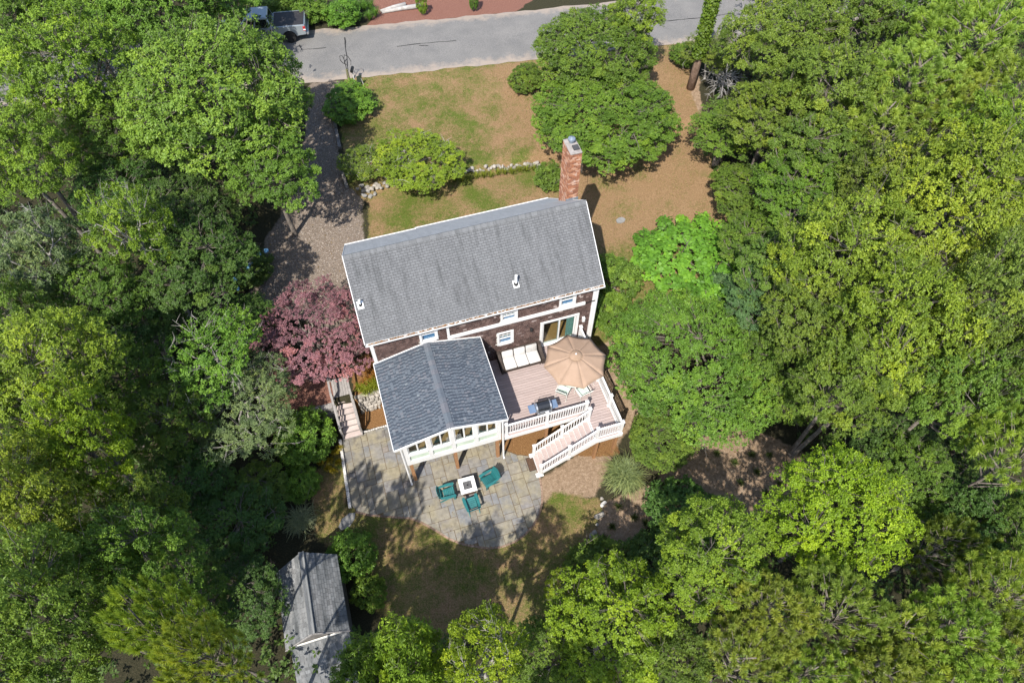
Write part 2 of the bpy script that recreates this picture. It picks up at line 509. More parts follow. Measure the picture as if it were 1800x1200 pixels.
def thing(name, label, cat, loc, rotz=0.0, group=None, org=None):
    """an Empty at the thing's base; org = the house-frame point that its children's coordinates are measured from"""
    o = bpy.data.objects.new(name, None)
    COL.objects.link(o)
    o.empty_display_size = .3
    o.location = loc
    o.rotation_euler = (0, 0, rotz)
    if org is not None: ORG[o.name] = org
    return tag(o, label, cat, group)
def hthing(name, label, cat, u, w, z, group=None):
    return thing(name, label, cat, hw(u, w, z), YAW, group, (u, w, z))
def piece(name, me, parent, loc, rotz=0.0, scale=None):
    o = bpy.data.objects.new(name, me)
    COL.objects.link(o)
    o.parent = parent
    off = ORG.get(parent.name, (0, 0, 0))
    o.location = (loc[0] - off[0], loc[1] - off[1], loc[2] - off[2])
    o.rotation_euler = (0, 0, rotz)
    if scale: o.scale = scale
    return o
def copy_tree(o, parent=None):
    c = o.copy(); COL.objects.link(c); c.parent = parent
    for ch in list(o.children):
        copy_tree(ch, c)
    return c
# ================================================================== SETTING: ground, road, patio
def inpoly(X, Y, poly):
    r = np.zeros(X.shape, bool); n = len(poly)
    for i in range(n):
        x0, y0 = poly[i]; x1, y1 = poly[(i + 1) % n]
        c = ((y0 > Y) != (y1 > Y)) & (X < (x1 - x0) * (Y - y0) / (y1 - y0 + 1e-12) + x0)
        r ^= c
    return r
def pxpoly(pts, z):
    return [tuple(at(x, y, z)[:2]) for x, y in pts]
def hpoly(pts):
    return [tuple(hw(u, w)[:2]) for u, w in pts]
def blur(a, k):
    for _ in range(k):
        p = np.pad(a, 1, mode='edge')
        a = (p[1:-1, 1:-1] * 2 + p[:-2, 1:-1] + p[2:, 1:-1] + p[1:-1, :-2] + p[1:-1, 2:]) / 6
    return a
def axis(lo, hi, step, out):
    c = list(np.arange(lo, hi + 1e-6, step)); s = step; a = lo; b = hi; L = []; Rr = []
    while b - hi < out:
        s *= 1.35; a -= s; b += s; L.append(a); Rr.append(b)
    return np.array(L[::-1] + c + Rr)
gx = axis(-24, 24, .2, 330); gy = axis(2, 56, .2, 330)
GX, GY = np.meshgrid(gx, gy)
GZ = ground(GX, GY)
lawn = inpoly(GX, GY, pxpoly([(605, 130), (960, 90), (1165, 70), (1215, 90), (1215, 170), (1275, 300), (1300, 390), (1270, 480), (1180, 520), (1110, 560), (1040, 600), (1000, 360), (645, 425), (648, 352), (612, 335), (600, 230)], 1.8))
bl = inpoly(GX, GY, pxpoly([(608, 890), (700, 905), (952, 900), (970, 862), (1062, 880), (1040, 960), (1000, 1050), (900, 1120), (720, 1120), (640, 1060), (640, 990), (555, 950), (548, 830), (604, 790)], 0))
tuft = inpoly(GX, GY, pxpoly([(560, 55), (660, 40), (650, 62), (560, 80)], 2.2))
grav = inpoly(GX, GY, pxpoly([(545, 155), (606, 150), (590, 220), (604, 330), (636, 350), (640, 425), (606, 450), (650, 610), (540, 560), (430, 540), (465, 420), (530, 330), (540, 220)], 1.6))
mul = inpoly(GX, GY, hpoly([(-2.85, 16.85), (-1.2, 16.85), (-1.2, 18.05), (-2.85, 18.05)])) | \
      inpoly(GX, GY, hpoly([(3.4, 17.7), (3.7, 13.4), (4.9, 12.9), (9.4, 11.6), (9.4, 17.7)])) | \
      inpoly(GX, GY, hpoly([(-2.8, 18.1), (-1.1, 18.1), (-1.1, 21.0), (-2.6, 20.2)]))
dirt = inpoly(GX, GY, pxpoly([(1150, 85), (1225, 85), (1222, 160), (1236, 300), (1220, 350), (1150, 380), (1122, 460), (1145, 560), (1075, 610), (1112, 680), (1150, 690), (1095, 760), (1050, 862), (950, 870), (948, 830), (1060, 760), (1040, 600), (1050, 560), (1110, 480), (1190, 300), (1185, 180)], .9)) | \
       inpoly(GX, GY, pxpoly([(1055, 885), (1150, 850), (1235, 765), (1300, 740), (1440, 800), (1400, 900), (1260, 900), (1150, 905), (1100, 985), (1035, 1000)], 0))
redm = inpoly(GX, GY, pxpoly([(640, 44), (905, 16), (960, -20), (960, -60), (650, -60), (655, 0), (660, 20)], 2.3)) | \
       inpoly(GX, GY, pxpoly([(490, 640), (585, 650), (585, 715), (490, 725)], 1.35))
dryw = inpoly(GX, GY, pxpoly([(850, 130), (1240, 80), (1240, 420), (1000, 440), (940, 300)], 1.7))
zone = np.stack([blur(m.astype(float), 3) for m in (lawn | bl | tuft, grav, mul)], -1)
greenw = blur(bl.astype(float), 10)
dryn = np.clip(.54 + .20 * blur(dryw.astype(float), 14) + .02 * greenw, 0, 1)
zone2 = np.stack([dryn, blur(dirt.astype(float), 3), blur(redm.astype(float), 2)], -1)
ny, nx = GX.shape
me = bpy.data.meshes.new('ground')
idx = np.arange(nx * ny).reshape(ny, nx)
quads = np.stack([idx[:-1, :-1], idx[:-1, 1:], idx[1:, 1:], idx[1:, :-1]], -1).reshape(-1, 4)
me.vertices.add(nx * ny); me.vertices.foreach_set('co', np.stack([GX, GY, GZ], -1).astype(np.float32).ravel())
me.loops.add(quads.size); me.loops.foreach_set('vertex_index', quads.astype(np.int32).ravel())
me.polygons.add(len(quads)); me.polygons.foreach_set('loop_start', np.arange(0, quads.size, 4, dtype=np.int32))
me.update(calc_edges=True)
for nm, arr in (('zone', zone), ('zone2', zone2)):
    a = me.attributes.new(nm, 'FLOAT_COLOR', 'POINT')
    a.data.foreach_set('color', np.concatenate([arr, np.ones(arr.shape[:2] + (1,))], -1).astype(np.float32).ravel())
me.materials.append(MATS['ground_cover']); me.shade_smooth()
g_ob = bpy.data.objects.new('ground', me); COL.objects.link(g_ob); g_ob['kind'] = 'structure'

# road: a band laid on the ground, a little proud of it
def road_line(t):               # t = metres along, centre line, gently curved
    return np.array([t, 46.2 + .172 * t + .0009 * t * t])
rv = []; re_ = []; rf = []
ts = np.arange(-75, 76, .75); K = 9
for i, t in enumerate(ts):
    c = road_line(t); d = road_line(t + .1) - c; d /= np.hypot(*d); n = np.array([-d[1], d[0]])
    for k in range(K):
        f = (k / (K - 1)) * 2 - 1
        wd = 3.05 + (.05 * math.sin(t * 1.7) + .05 * math.sin(t * 4.1 + 1) + .04 * math.sin(t * 7.3) if k in (0, K - 1) else 0)
        p = c + n * f * wd
        rv.append((p[0], p[1], gz(*p) + .045 - (.03 if k in (0, K - 1) else 0) + .03 * (1 - f * f))); re_.append(abs(f))
for i in range(len(ts) - 1):
    for k in range(K - 1):
        a = i * K + k; rf.append((a, a + K, a + K + 1, a + 1)[::-1])
me = bpy.data.meshes.new('road'); me.from_pydata(rv, [], rf)
a = me.attributes.new('edge', 'FLOAT', 'POINT'); a.data.foreach_set('value', re_)
me.materials.append(MATS['asphalt']); me.shade_smooth()
road = bpy.data.objects.new('road', me); COL.objects.link(road); road['kind'] = 'structure'
def roadz(x, y):
    t = x; c = road_line(t); f = np.clip((y - c[1]) / 3.05, -1, 1)
    return gz(x, y) + .045 + .03 * (1 - f * f)
def tar_seam(pts, wd):
    W = [at(px, py, 2.05) for px, py in pts]
    P = []
    for i in range(len(W) - 1):
        for s in np.linspace(0, 1, 5)[:-1]:
            P.append(W[i] * (1 - s) + W[i + 1] * s + np.array([random.uniform(-.03, .03), random.uniform(-.03, .03), 0]))
    P.append(W[-1]); m = MB()
    for i in range(len(P) - 1):
        d = P[i + 1] - P[i]; n = np.array([-d[1], d[0], 0]); n /= np.linalg.norm(n) + 1e-9
        a0 = wd * random.uniform(.5, 1.2) / 2
        q = [P[i] - n * a0, P[i + 1] - n * a0, P[i + 1] + n * a0, P[i] + n * a0]
        m.poly([(p[0], p[1], roadz(p[0], p[1]) + .012) for p in q])
    m.build('tar_seam', 'tar', road)
tar_seam([(698, 84), (740, 79), (802, 74)], .07)
tar_seam([(737, 82), (753, 83)], .08)
tar_seam([(606, 68), (609, 92), (611, 118), (611, 138)], .10)
tar_seam([(611, 104), (606, 112), (611, 119)], .07)
tar_seam([(527, 80), (531, 89), (545, 89), (574, 86)], .06)
tar_seam([(1165, 40), (1200, 37), (1240, 33), (1290, 26)], .07)

# gravel: loose stones along the drive, too many to count
def scatter_stones(name, polys_px, z, n, s0, s1, mat, label):
    P = np.array(pxpoly(polys_px, z)); lo = P.min(0); hi = P.max(0); m = MB(); k = 0
    rs = np.random.RandomState(5)
    while k < n:
        x, y = rs.uniform(lo, hi)
        if not inpoly(np.array([x]), np.array([y]), [tuple(p) for p in P])[0]: continue
        s = rs.uniform(s0, s1); zz = gz(x, y); k += 1; r = rs.rand(); t = rs.rand() * 6.28
        q = [(x + s * math.cos(t + i * 1.57) * rs.uniform(.7, 1.2), y + s * math.sin(t + i * 1.57) * rs.uniform(.7, 1.2)) for i in range(4)]
        top = (x + rs.uniform(-.3, .3) * s, y + rs.uniform(-.3, .3) * s, zz + s * .7)
        b = len(m.v); m.v += [(a, c, zz - .005) for a, c in q] + [top]
        for i in range(4): m.f.append((b + i, b + (i + 1) % 4, b + 4)); m.r.append(r)
    o = m.build(name, mat); o['kind'] = 'stuff'; o['label'] = label; o['category'] = 'gravel'
pmat('gravel_stone', (.14, .118, .10), (.30, .26, .225), 7, .9, var=.55)
scatter_stones('gravel', [(552, 165), (606, 152), (590, 220), (604, 330), (636, 350), (640, 425), (606, 450), (640, 560), (540, 540), (450, 520), (470, 420), (535, 330), (545, 220)], 1.6, 9000, .018, .05, 'gravel_stone', 'loose grey gravel spread over the driveway')

# ------------------------------------------------------------------ patio of cut flagstones
out_hw = [(-3.92, 16.72), (-4.0, 15.2), (-4.08, 13.2), (-3.9, 12.78), (-3.3, 12.42), (-2.3, 12.02), (-1.5, 11.72), (-1.0, 11.35), (-.45, 10.78),
          (.07, 10.19), (.55, 9.8), (1.1, 9.5), (1.7, 9.22), (2.3, 9.1), (2.97, 9.15), (3.5, 9.32), (3.95, 9.6), (4.4, 10.0), (4.72, 10.5),
          (4.92, 11.1), (5.02, 11.7), (5.05, 12.6), (4.95, 12.98), (4.3, 13.3), (3.75, 13.75), (3.62, 15.0), (3.55, 16.7), (1.0, 16.72)]
PAT = hthing('patio', None, None, .5, 13.0, 0.0)
PAT['kind'] = 'structure'
bm_ = MB().prism(out_hw[::-1], -.10, .022)
pmat('joint_sand', (.10, .065, .035), (.20, .145, .085), 9, .95)
bm_.build('bedding', 'joint_sand', PAT)
def clip(subject, x0, x1, y0, y1):
    def cut(P, ins, isec):
        o = []
        for i in range(len(P)):
            a, b = P[i - 1], P[i]
            if ins(b):
                if not ins(a): o.append(isec(a, b))
                o.append(b)
            elif ins(a): o.append(isec(a, b))
        return o
    def ix(X): return lambda a, b: (X, a[1] + (b[1] - a[1]) * (X - a[0]) / (b[0] - a[0]))
    def iy(Y): return lambda a, b: (a[0] + (b[0] - a[0]) * (Y - a[1]) / (b[1] - a[1]), Y)
    P = subject
    for ins, isec in ((lambda p: p[0] >= x0, ix(x0)), (lambda p: p[0] <= x1, ix(x1)), (lambda p: p[1] >= y0, iy(y0)), (lambda p: p[1] <= y1, iy(y1))):
        if not P: return P
        P = cut(P, ins, isec)
    return P
def parea(P):
    return abs(sum(P[i - 1][0] * P[i][1] - P[i][0] * P[i - 1][1] for i in range(len(P)))) / 2
rs = random.Random(21); G = .305
occ = {}
sizes = [(2, 2)] * 5 + [(3, 2)] * 4 + [(2, 3)] * 4 + [(2, 1), (1, 2)] * 2 + [(3, 3)] * 1 + [(1, 1)]
nst = 0
for j in range(0, 27):
    for i in range(0, 32):
        if (i, j) in occ: continue
        opts = sizes[:]; rs.shuffle(opts)
        for (a, b) in opts + [(1, 1)]:
            if all((i + k, j + l) not in occ for k in range(a) for l in range(b)): break
        for k in range(a):
            for l in range(b): occ[(i + k, j + l)] = 1
        x0, y0 = -4.2 + i * G, 8.95 + j * G
        gpp = rs.uniform(.009, .014)
        P = clip(out_hw, x0 + gpp, x0 + a * G - gpp, y0 + gpp, y0 + b * G - gpp)
        if len(P) < 3 or parea(P) < .02: continue
        Q = []
        for p in P:
            if not Q or math.hypot(p[0] - Q[-1][0], p[1] - Q[-1][1]) > .012: Q.append((p[0] + rs.uniform(-.004, .004), p[1] + rs.uniform(-.004, .004)))
        if len(Q) < 3: continue
        s = sum(Q[k - 1][0] * Q[k][1] - Q[k][0] * Q[k - 1][1] for k in range(len(Q)))
        if s < 0: Q = Q[::-1]
        MB().prism(Q, .012, .042 + rs.uniform(0, .012)).build('flagstone', 'flagstone', PAT); nst += 1
# thin edging round the curve
eg = out_hw[2:23]; m = MB()
for i in range(len(eg) - 1):
    a, b = Vector(eg[i]), Vector(eg[i + 1]); n = max(1, int((b - a).length / .22))
    for k in range(n):
        p, q = a.lerp(b, k / n), a.lerp(b, (k + .94) / n); d = (q - p).normalized(); nn = Vector((d.y, -d.x))
        if i: m.hexa([(*(p), -.05), (*(p + nn * .09), -.05), (*(q + nn * .09), -.05), (*q, -.05)][::-1], [(*(p), .03), (*(p + nn * .09), .025), (*(q + nn * .09), .025), (*q, .03)][::-1])
pmat('edge_brick', (.16, .10, .07), (.28, .20, .15), 7, .9, var=.3)
o = m.build('edging', 'edge_brick', PAT)
# low stone curb on the patio's straight side
crb = hthing('stone_curb', 'low pale stone curb along the straight left side of the patio', 'curb', -4.1, 15, 0)
for k in range(13):
    w0 = 16.68 - k * .285; uu = -3.99 - (16.7 - w0) * .035
    MB().box(uu - .09, uu + .05, w0 - .272, w0, -.05, .17 + random.uniform(-.01, .012)).build('curb_block', 'curb_stone', crb, bevel=.012)
# stepping slabs
for (px, py, z, rz, sx, sy, lab) in ((611, 916, 0, .9, .52, .27, 'grey stepping slab in the grass left of the round shrub by the shed'),
                                (1091, 388, 1.3, .3, .30, .24, 'flat grey stone lying in the dry grass east of the house')):
    P = at(px, py, gz(*at(px, py, z)[:2])); t = []
    for k in range(7):
        a = k / 7 * 6.28; t.append((math.cos(a) * sx * random.uniform(.85, 1.1), math.sin(a) * sy * random.uniform(.85, 1.1)))
    o = MB().prism(t, -.03, .05).build('stepping_stone', 'concrete'); o.location = (P[0], P[1], gz(P[0], P[1]) + .01); o.rotation_euler.z = rz
    tag(o, lab, 'stone')
wk = hthing('front_walk', None, None, .4, 26, 1.55); wk['kind'] = 'structure'
for k, (w0, w1) in enumerate(((24.75, 25.75), (25.8, 26.75), (26.8, 27.7))):
    uu = .1 - k * .12
    c = hw(uu, (w0 + w1) / 2); zz = gz(c.x, c.y)
    MB().box(uu - .55, uu + .55, w0, w1, zz - .05, zz + .05).build('paving_slab', 'concrete', wk, bevel=.01)
for k in range(8):
    uu = .73 - k * .045; w0 = 24.9 + k * .37; c = hw(uu, w0); zz = gz(c.x, c.y)
    MB().box(uu - .045, uu + .045, w0, w0 + .35, zz - .05, zz + .09).build('edge_board', 'curb_stone', wk)

# ================================================================== HOUSE
U0, U1, W0, W1 = -1.2, 9.62, 17.61, 24.75
ZE, ZR, WR = 6.98, 8.8, 20.87           # rear gutter, ridge
ZFE = 5.0
H = hthing('house', 'brown shingled house with long pale grey asphalt roof', 'house', 4.2, 21, 0)
def slab(B, q, t):                        # quad q (counter-clockwise from above), thickness t downwards
    B.hexa([(p[0], p[1], p[2] - t) for p in q], q)
def lerp3(a, b, t): return tuple(a[i] + (b[i] - a[i]) * t for i in range(3))
def shingle_field(q, course, tab, gap, th, rnd, over=1.08, skip=None, wild=0.0, alt=False):
    """q = eave left, eave right, ridge right, ridge left; overlapping tabs as thin wedges"""
    m = MB(); e0, e1, r1, r0 = q
    Ls = math.dist(e0, r0); nC = int(round(Ls / course)); nrm = (Vector(e1) - Vector(e0)).cross(Vector(r0) - Vector(e0)).normalized()
    for i in range(nC):
        a0, a1 = lerp3(e0, r0, i / nC), lerp3(e1, r1, i / nC)
        b0, b1 = lerp3(e0, r0, min(1, (i + over) / nC)), lerp3(e1, r1, min(1, (i + over) / nC))
        Lw = math.dist(a0, a1); x = -tab * ((i % 2) * .5 + random.uniform(0, wild)); kk = i % 2
        while x < Lw:
            wd = tab * (1 + random.uniform(-wild, wild)); kk += 1
            if alt: wd = (.095 if kk % 2 else .068) * random.uniform(.85, 1.15)
            s0, s1 = max(0, x + gap / 2) / Lw, min(Lw, x + wd - gap / 2) / Lw
            x += wd
            if s1 - s0 < .02 / Lw: continue
            p = [lerp3(a0, a1, s0), lerp3(a0, a1, s1), lerp3(b0, b1, s1), lerp3(b0, b1, s0)]
            if skip and skip((p[0][0] + p[1][0]) / 2, (p[0][2] + p[2][2]) / 2): continue
            t2 = th * random.uniform(.8, 1.3)
            lo = [tuple(Vector(c) + nrm * .002) for c in p]
            hi = [tuple(Vector(p[0]) + nrm * t2), tuple(Vector(p[1]) + nrm * t2), tuple(Vector(p[2]) + nrm * .003), tuple(Vector(p[3]) + nrm * .003)]
            r = rnd(kk, s0 * Lw)
            m.poly(hi, r); m.poly([lo[0], lo[1], hi[1], hi[0]], r); m.poly([lo[1], lo[2], hi[2], hi[1]], r); m.poly([lo[3], lo[0], hi[0], hi[3]], r)
    return m
def stuffpart(o): o['kind'] = 'stuff'; return o

def wall_rects(a0, a1, z0, z1, holes):
    """split a wall rectangle round its openings"""
    xs = sorted({a0, a1} | {v for h in holes for v in h[:2]}); zs = sorted({z0, z1} | {v for h in holes for v in h[2:]})
    for i in range(len(xs) - 1):
        for j in range(len(zs) - 1):
            cx, cz = (xs[i] + xs[i + 1]) / 2, (zs[j] + zs[j + 1]) / 2
            if not any(h[0] < cx < h[1] and h[2] < cz < h[3] for h in holes): yield xs[i], xs[i + 1], zs[j], zs[j + 1]
D = 2.5                                    # deck / main floor level
rear_holes = [(7.02, 8.78, D + .06, D + 2.02),            # sliding door
              (4.78, 5.42, D + 1.22, D + 2.08),            # window by the sofa
              (4.98, 5.62, 5.62, 6.25),                    # small upper window
              (7.88, 8.52, 5.62, 6.45),                    # right upper window
              (1.12, 1.78, 5.62, 6.6),                     # left upper window
              (-.4, 2.9, D + .1, D + 2.0)]                 # opening into the sunroom
m = MB()
for (a, b, c, d) in wall_rects(U0, U1, 0, ZE - .05, rear_holes): m.box(a, b, W0, W0 + .15, c, d)
m.box(U0, U0 + .15, W0 + .15, W1, 0, ZFE - .2); m.box(U1 - .15, U1, W0 + .15, W1, 0, ZFE - .2)
for uu in (U0, U1 - .15):
    P = [(W0 + .15, ZFE - .2), (W1, ZFE - .2), (W1, ZFE - .05), (WR, ZR - .15), (W0 + .15, ZE - .02)]
    n = len(m.v); m.v += [(uu, a, b) for a, b in P] + [(uu + .15, a, b) for a, b in P]
    m.f += [tuple(n + i for i in range(5))[::-1], tuple(n + 5 + i for i in range(5))] + [(n + i, n + (i + 1) % 5, n + 5 + (i + 1) % 5, n + 5 + i) for i in range(5)]
    m.r += [.5] * 7
m.box(U0 + .15, U1 - .15, W1 - .15, W1, 0, ZFE - .2)
m.build('wall', 'inner_wall', H)
m = MB(); m.box(U0 + .16, U1 - .16, W0 + .16, W1 - .16, D - .2, D + .02); m.build('ground_floor', 'wood_floor', H)
m = MB(); m.box(U0 + .16, U1 - .16, W0 + .16, W1 - .16, 5.05, 5.22); m.build('upper_floor', 'wood_floor', H)
m = MB(); m.box(U0 + .2, U1 - .2, 21.0, 21.1, D + .02, 5.04); m.box(6.2, 6.3, W0 + .16, 21.0, D + .02, 5.04); m.box(3.2, 3.3, W0 + .16, 21.0, D + .02, 5.04); m.build('inner_wall', 'inner_wall', H)
def rskip(u, z):
    return any(h[0] - .09 < u < h[1] + .09 and h[2] - .09 < z < h[3] + .09 for h in rear_holes)
wr = lambda i, x: min(1, max(0, random.gauss(.42, .2))) if random.random() > .035 else random.uniform(.93, 1)
f = shingle_field([(U0, W0 - .002, 0), (U1, W0 - .002, 0), (U1, W0 - .002, ZE - .1), (U0, W0 - .002, ZE - .1)], .125, .15, .006, .014, wr, skip=rskip, wild=.35)
stuffpart(f.build('wall_shingles', 'cedar_shingle', H))
for uu, q in ((U0 - .002, [(U0 - .002, W1, .8), (U0 - .002, W0, .8), (U0 - .002, W0, ZE - .1), (U0 - .002, W1, ZE - .1)]),
              (U1 + .002, [(U1 + .002, W0, 0), (U1 + .002, W1, 0), (U1 + .002, W1, ZE - .1), (U1 + .002, W0, ZE - .1)])):
    # cut to the gable line
    def gskip(dummy, z): return False
    f = shingle_field(q, .14, .2, .006, .014, wr, wild=.3)
    keep = MB()
    for face, r in zip(f.f, f.r):
        P = [f.v[i] for i in face]; wc = sum(p[1] for p in P) / len(P); zc = max(p[2] for p in P)
        zt = ZFE - .1 + (W1 - wc) * (ZR - ZFE) / (W1 + .25 - WR) if wc > WR else 99
        if zc < zt - .05: keep.poly(P, r)
    stuffpart(keep.build('wall_shingles', 'cedar_shingle', H))
# corner boards, belt board, downspouts
m = MB(); m.box(U0 - .03, U0 + .13, W0 - .035, W0 - .017, 0, ZE - .06).build('corner_board', 'white_trim', H)
m = MB(); m.box(U1 - .13, U1 + .03, W0 - .035, W0 - .017, 0, ZE - .06).build('corner_board', 'white_trim', H)
m = MB(); m.box(U0 - .035, U0 - .017, W0 - .035, W0 + .11, 0, ZE - .06); m.build('corner_board', 'white_trim', H)
m = MB(); m.box(U1 + .017, U1 + .035, W0 - .035, W0 + .11, 0, ZE - .06); m.build('corner_board', 'white_trim', H)
m = MB(); m.box(2.3, U1 - .5, W0 - .10, W0 - .017, 5.34, 5.52); m.build('belt_board', 'white_trim', H)
m = MB(); m.box(2.3, 2.42, W0 - .06, W0 - .017, 5.52, ZE - .1); m.build('trim_board', 'white_trim', H)
m = MB(); m.tube([(U1 - .02, W0 - .32, ZE - .12), (U1 + .05, W0 - .12, ZE - .4), (U1 + .05, W0 - .10, .3), (U1 + .1, W0 - .3, .1)], .055, 8); m.build('downspout', 'white_trim', H)
m = MB(); m.box(U1 - .5, U1 + .03, W0 - .075, W0 - .045, 5.40, 5.45); m.build('downspout_strap', 'black_metal', H)
def window(par, a0, a1, z0, z1, w, sky_reflection=True, glass='window_blue', fr=.10, lites=True):
    m = MB(); y0, y1 = w - .06, w + .05
    m.box(a0 - fr, a0, y0, y1, z0 - fr, z1 + fr); m.box(a1, a1 + fr, y0, y1, z0 - fr, z1 + fr)
    m.box(a0, a1, y0, y1, z1, z1 + fr); m.box(a0, a1, y0 - .03, y1, z0 - fr, z0)
    f = m.build('window', 'white_trim', par)
    zm = z0 + (z1 - z0) * .46
    m = MB(); m.box(a0, a1, w - .025, w + .02, zm, zm + .05); m.box(a0, a0 + .04, w - .02, w + .02, z0, z1); m.box(a1 - .04, a1, w - .02, w + .02, z0, z1); m.box(a0, a1, w - .02, w + .02, z0, z0 + .05)
    if lites:
        for k in (1, 2): m.box(a0 + (a1 - a0) * k / 3 - .01, a0 + (a1 - a0) * k / 3 + .01, w - .012, w + .012, zm, z1)
        m.box(a0, a1, w - .012, w + .012, (zm + z1) / 2, (zm + z1) / 2 + .02)
    m.build('sash', 'white_trim', f)
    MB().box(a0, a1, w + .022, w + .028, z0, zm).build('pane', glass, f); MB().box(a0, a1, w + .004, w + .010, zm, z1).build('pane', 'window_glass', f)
    if sky_reflection: MB().box(a0 - .02, a1 + .02, w + .08, w + .09, z0, zm + .03).build('sky_reflection', 'sky_reflection', f)  # flat panel coloured to stand for reflected sky behind the lower pane
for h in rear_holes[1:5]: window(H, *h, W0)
# sliding door
a0, a1, z0, z1 = rear_holes[0]; m = MB()
m.box(a0 - .13, a0, W0 - .06, W0 + .1, z0 - .06, z1 + .12); m.box(a1, a1 + .13, W0 - .06, W0 + .1, z0 - .06, z1 + .12)
m.box(a0, a1, W0 - .06, W0 + .1, z1, z1 + .12); m.box(a0, a1, W0 - .10, W0 + .1, z0 - .06, z0 + .02)
dr = m.build('sliding_door', 'white_trim', H); am = (a0 + a1) / 2
for k, (b0, b1, y) in enumerate(((a0, am + .04, W0 - .01), (am - .04, a1, W0 + .045))):
    m = MB(); m.box(b0, b0 + .07, y, y + .04, z0 + .02, z1); m.box(b1 - .07, b1, y, y + .04, z0 + .02, z1); m.box(b0 + .07, b1 - .07, y, y + .04, z0 + .02, z0 + .11); m.box(b0 + .07, b1 - .07, y, y + .04, z1 - .07, z1)
    m.build('door_sash', 'white_trim', dr); MB().box(b0 + .07, b1 - .07, y + .015, y + .022, z0 + .11, z1 - .07).build('pane', 'window_glass', dr)
m = MB()
for k in range(9):
    x = a1 - .42 + k * .05; m.box(x, x + .045, W0 + .16 + .03 * (k % 2), W0 + .19 + .03 * (k % 2), z0, z1)
m.build('curtain', 'curtain', H)
MB().box(9.08, 9.22, W0 - .17, W0 - .02, D + 1.45, D + 1.75).build('wall_lantern', 'white_trim', H, bevel=.02)
MB().box(6.35, 6.47, W0 - .16, W0 - .02, D + 1.75, D + 1.95).build('wall_lantern', 'black_metal', H, bevel=.02)

# roof ---------------------------------------------------------------
uL, uR = -1.36, 9.82
GE = W0 - .32
rear_q = [(uL, GE, ZE), (uR - .02, GE, ZE), (uR + .25, WR, ZR), (uL, WR, ZR)]
m = MB(); slab(m, [(p[0], p[1], p[2] - .003) for p in rear_q], .09)
sl = (ZR - ZFE) / (25.0 - WR)
front_q = [(2.45, 25.0, ZFE), (uL + .03, 25.0, ZFE), (uL, WR, ZR), (2.45, WR, ZR)]
fz2 = ZFE - sl * .36
front_q2 = [(uR + .12, 25.36, fz2), (2.45, 25.36, fz2), (2.45, WR, ZR), (uR + .25, WR, ZR)]
slab(m, [(p[0], p[1], p[2] - .003) for p in front_q], .09); slab(m, [(p[0], p[1], p[2] - .003) for p in front_q2], .09)
RO = m.build('roof', 'roof_under', H)
g_r = lambda i, x: min(1, max(0, random.gauss(.5, .22)))
stuffpart(shingle_field(rear_q, .122, .215, .014, .010, g_r, over=.885).build('roof_shingles', 'roof_grey', RO))
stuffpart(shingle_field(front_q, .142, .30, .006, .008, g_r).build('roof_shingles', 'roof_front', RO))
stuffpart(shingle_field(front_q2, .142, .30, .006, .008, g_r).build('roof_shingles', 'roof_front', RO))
m = MB(); n = 38
for k in range(n):
    x0 = uL + (uR + .25 - uL) * k / n; x1 = uL + (uR + .25 - uL) * (k + 1.0) / n - .006; t = .022 + .006 * (k % 2)
    dz = (ZR - ZE) / (WR - GE) * .17; dzf = sl * .17
    m.hexa([(x0, WR - .17, ZR - dz + .012), (x1, WR - .17, ZR - dz + .012), (x1, WR, ZR + .01), (x0, WR, ZR + .01)], [(x0, WR - .17, ZR - dz + t + .006), (x1, WR - .17, ZR - dz + t + .006), (x1, WR, ZR + t + .012), (x0, WR, ZR + t + .012)])
    m.hexa([(x0, WR, ZR + .01), (x1, WR, ZR + .01), (x1, WR + .17, ZR - dzf + .012), (x0, WR + .17, ZR - dzf + .012)], [(x0, WR, ZR + t + .012), (x1, WR, ZR + t + .012), (x1, WR + .17, ZR - dzf + t + .006), (x0, WR + .17, ZR - dzf + t + .006)])
m.build('ridge_cap', 'roof_grey', RO)
def fascia(p, q, hgt=.16, th=.03, name='fascia', off=(0, 0, 0)):
    p = Vector(p) + Vector(off); q = Vector(q) + Vector(off); m = MB()
    m.bar(p - Vector((0, 0, hgt / 2)), q - Vector((0, 0, hgt / 2)), th, hgt); return m.build(name, 'white_trim', RO)
fascia((uL, GE, ZE), (uL, WR, ZR), off=(-.018, 0, .004)); fascia((uR - .02, GE, ZE), (uR + .25, WR, ZR), off=(.018, 0, .004))
fascia((uL, WR, ZR), (uL + .03, 25.0, ZFE), off=(-.018, 0, .004)); fascia((uR + .25, WR, ZR), (uR + .12, 25.36, fz2), off=(.018, 0, .004))
fascia((uL, 25.0, ZFE), (2.44, 25.0, ZFE), off=(0, .03, .03), hgt=.2, th=.05); fascia((2.43, 25.36, fz2), (uR + .12, 25.36, fz2), off=(0, .03, .03), hgt=.2, th=.05); fascia((2.43, 25.0, ZFE), (2.43, 25.36, fz2), off=(-.03, 0, .01))
# gutter with leaf litter
m = MB(); y0 = GE - .13
m.box(uL, uR, y0, y0 + .012, ZE - .12, ZE - .015); m.box(uL, uR, GE - .012, GE - .002, ZE - .12, ZE - .02); m.box(uL, uR, y0 + .012, GE - .012, ZE - .12, ZE - .108)
m.box(uL - .01, uL, y0, GE, ZE - .12, ZE - .015); m.box(uR, uR + .01, y0, GE, ZE - .12, ZE - .015)
gut = m.build('gutter', 'white_trim', RO)
m = MB()
for k in range(520):
    x = random.uniform(uL + .02, uR - .05); s = random.uniform(.01, .03); m.cbox((x, random.uniform(y0 + .03, GE - .03), ZE - .06 + random.uniform(0, .03)), (s * 2.2, s * 1.6, s))
stuffpart(m.build('leaf_litter', 'gutter_debris', gut))
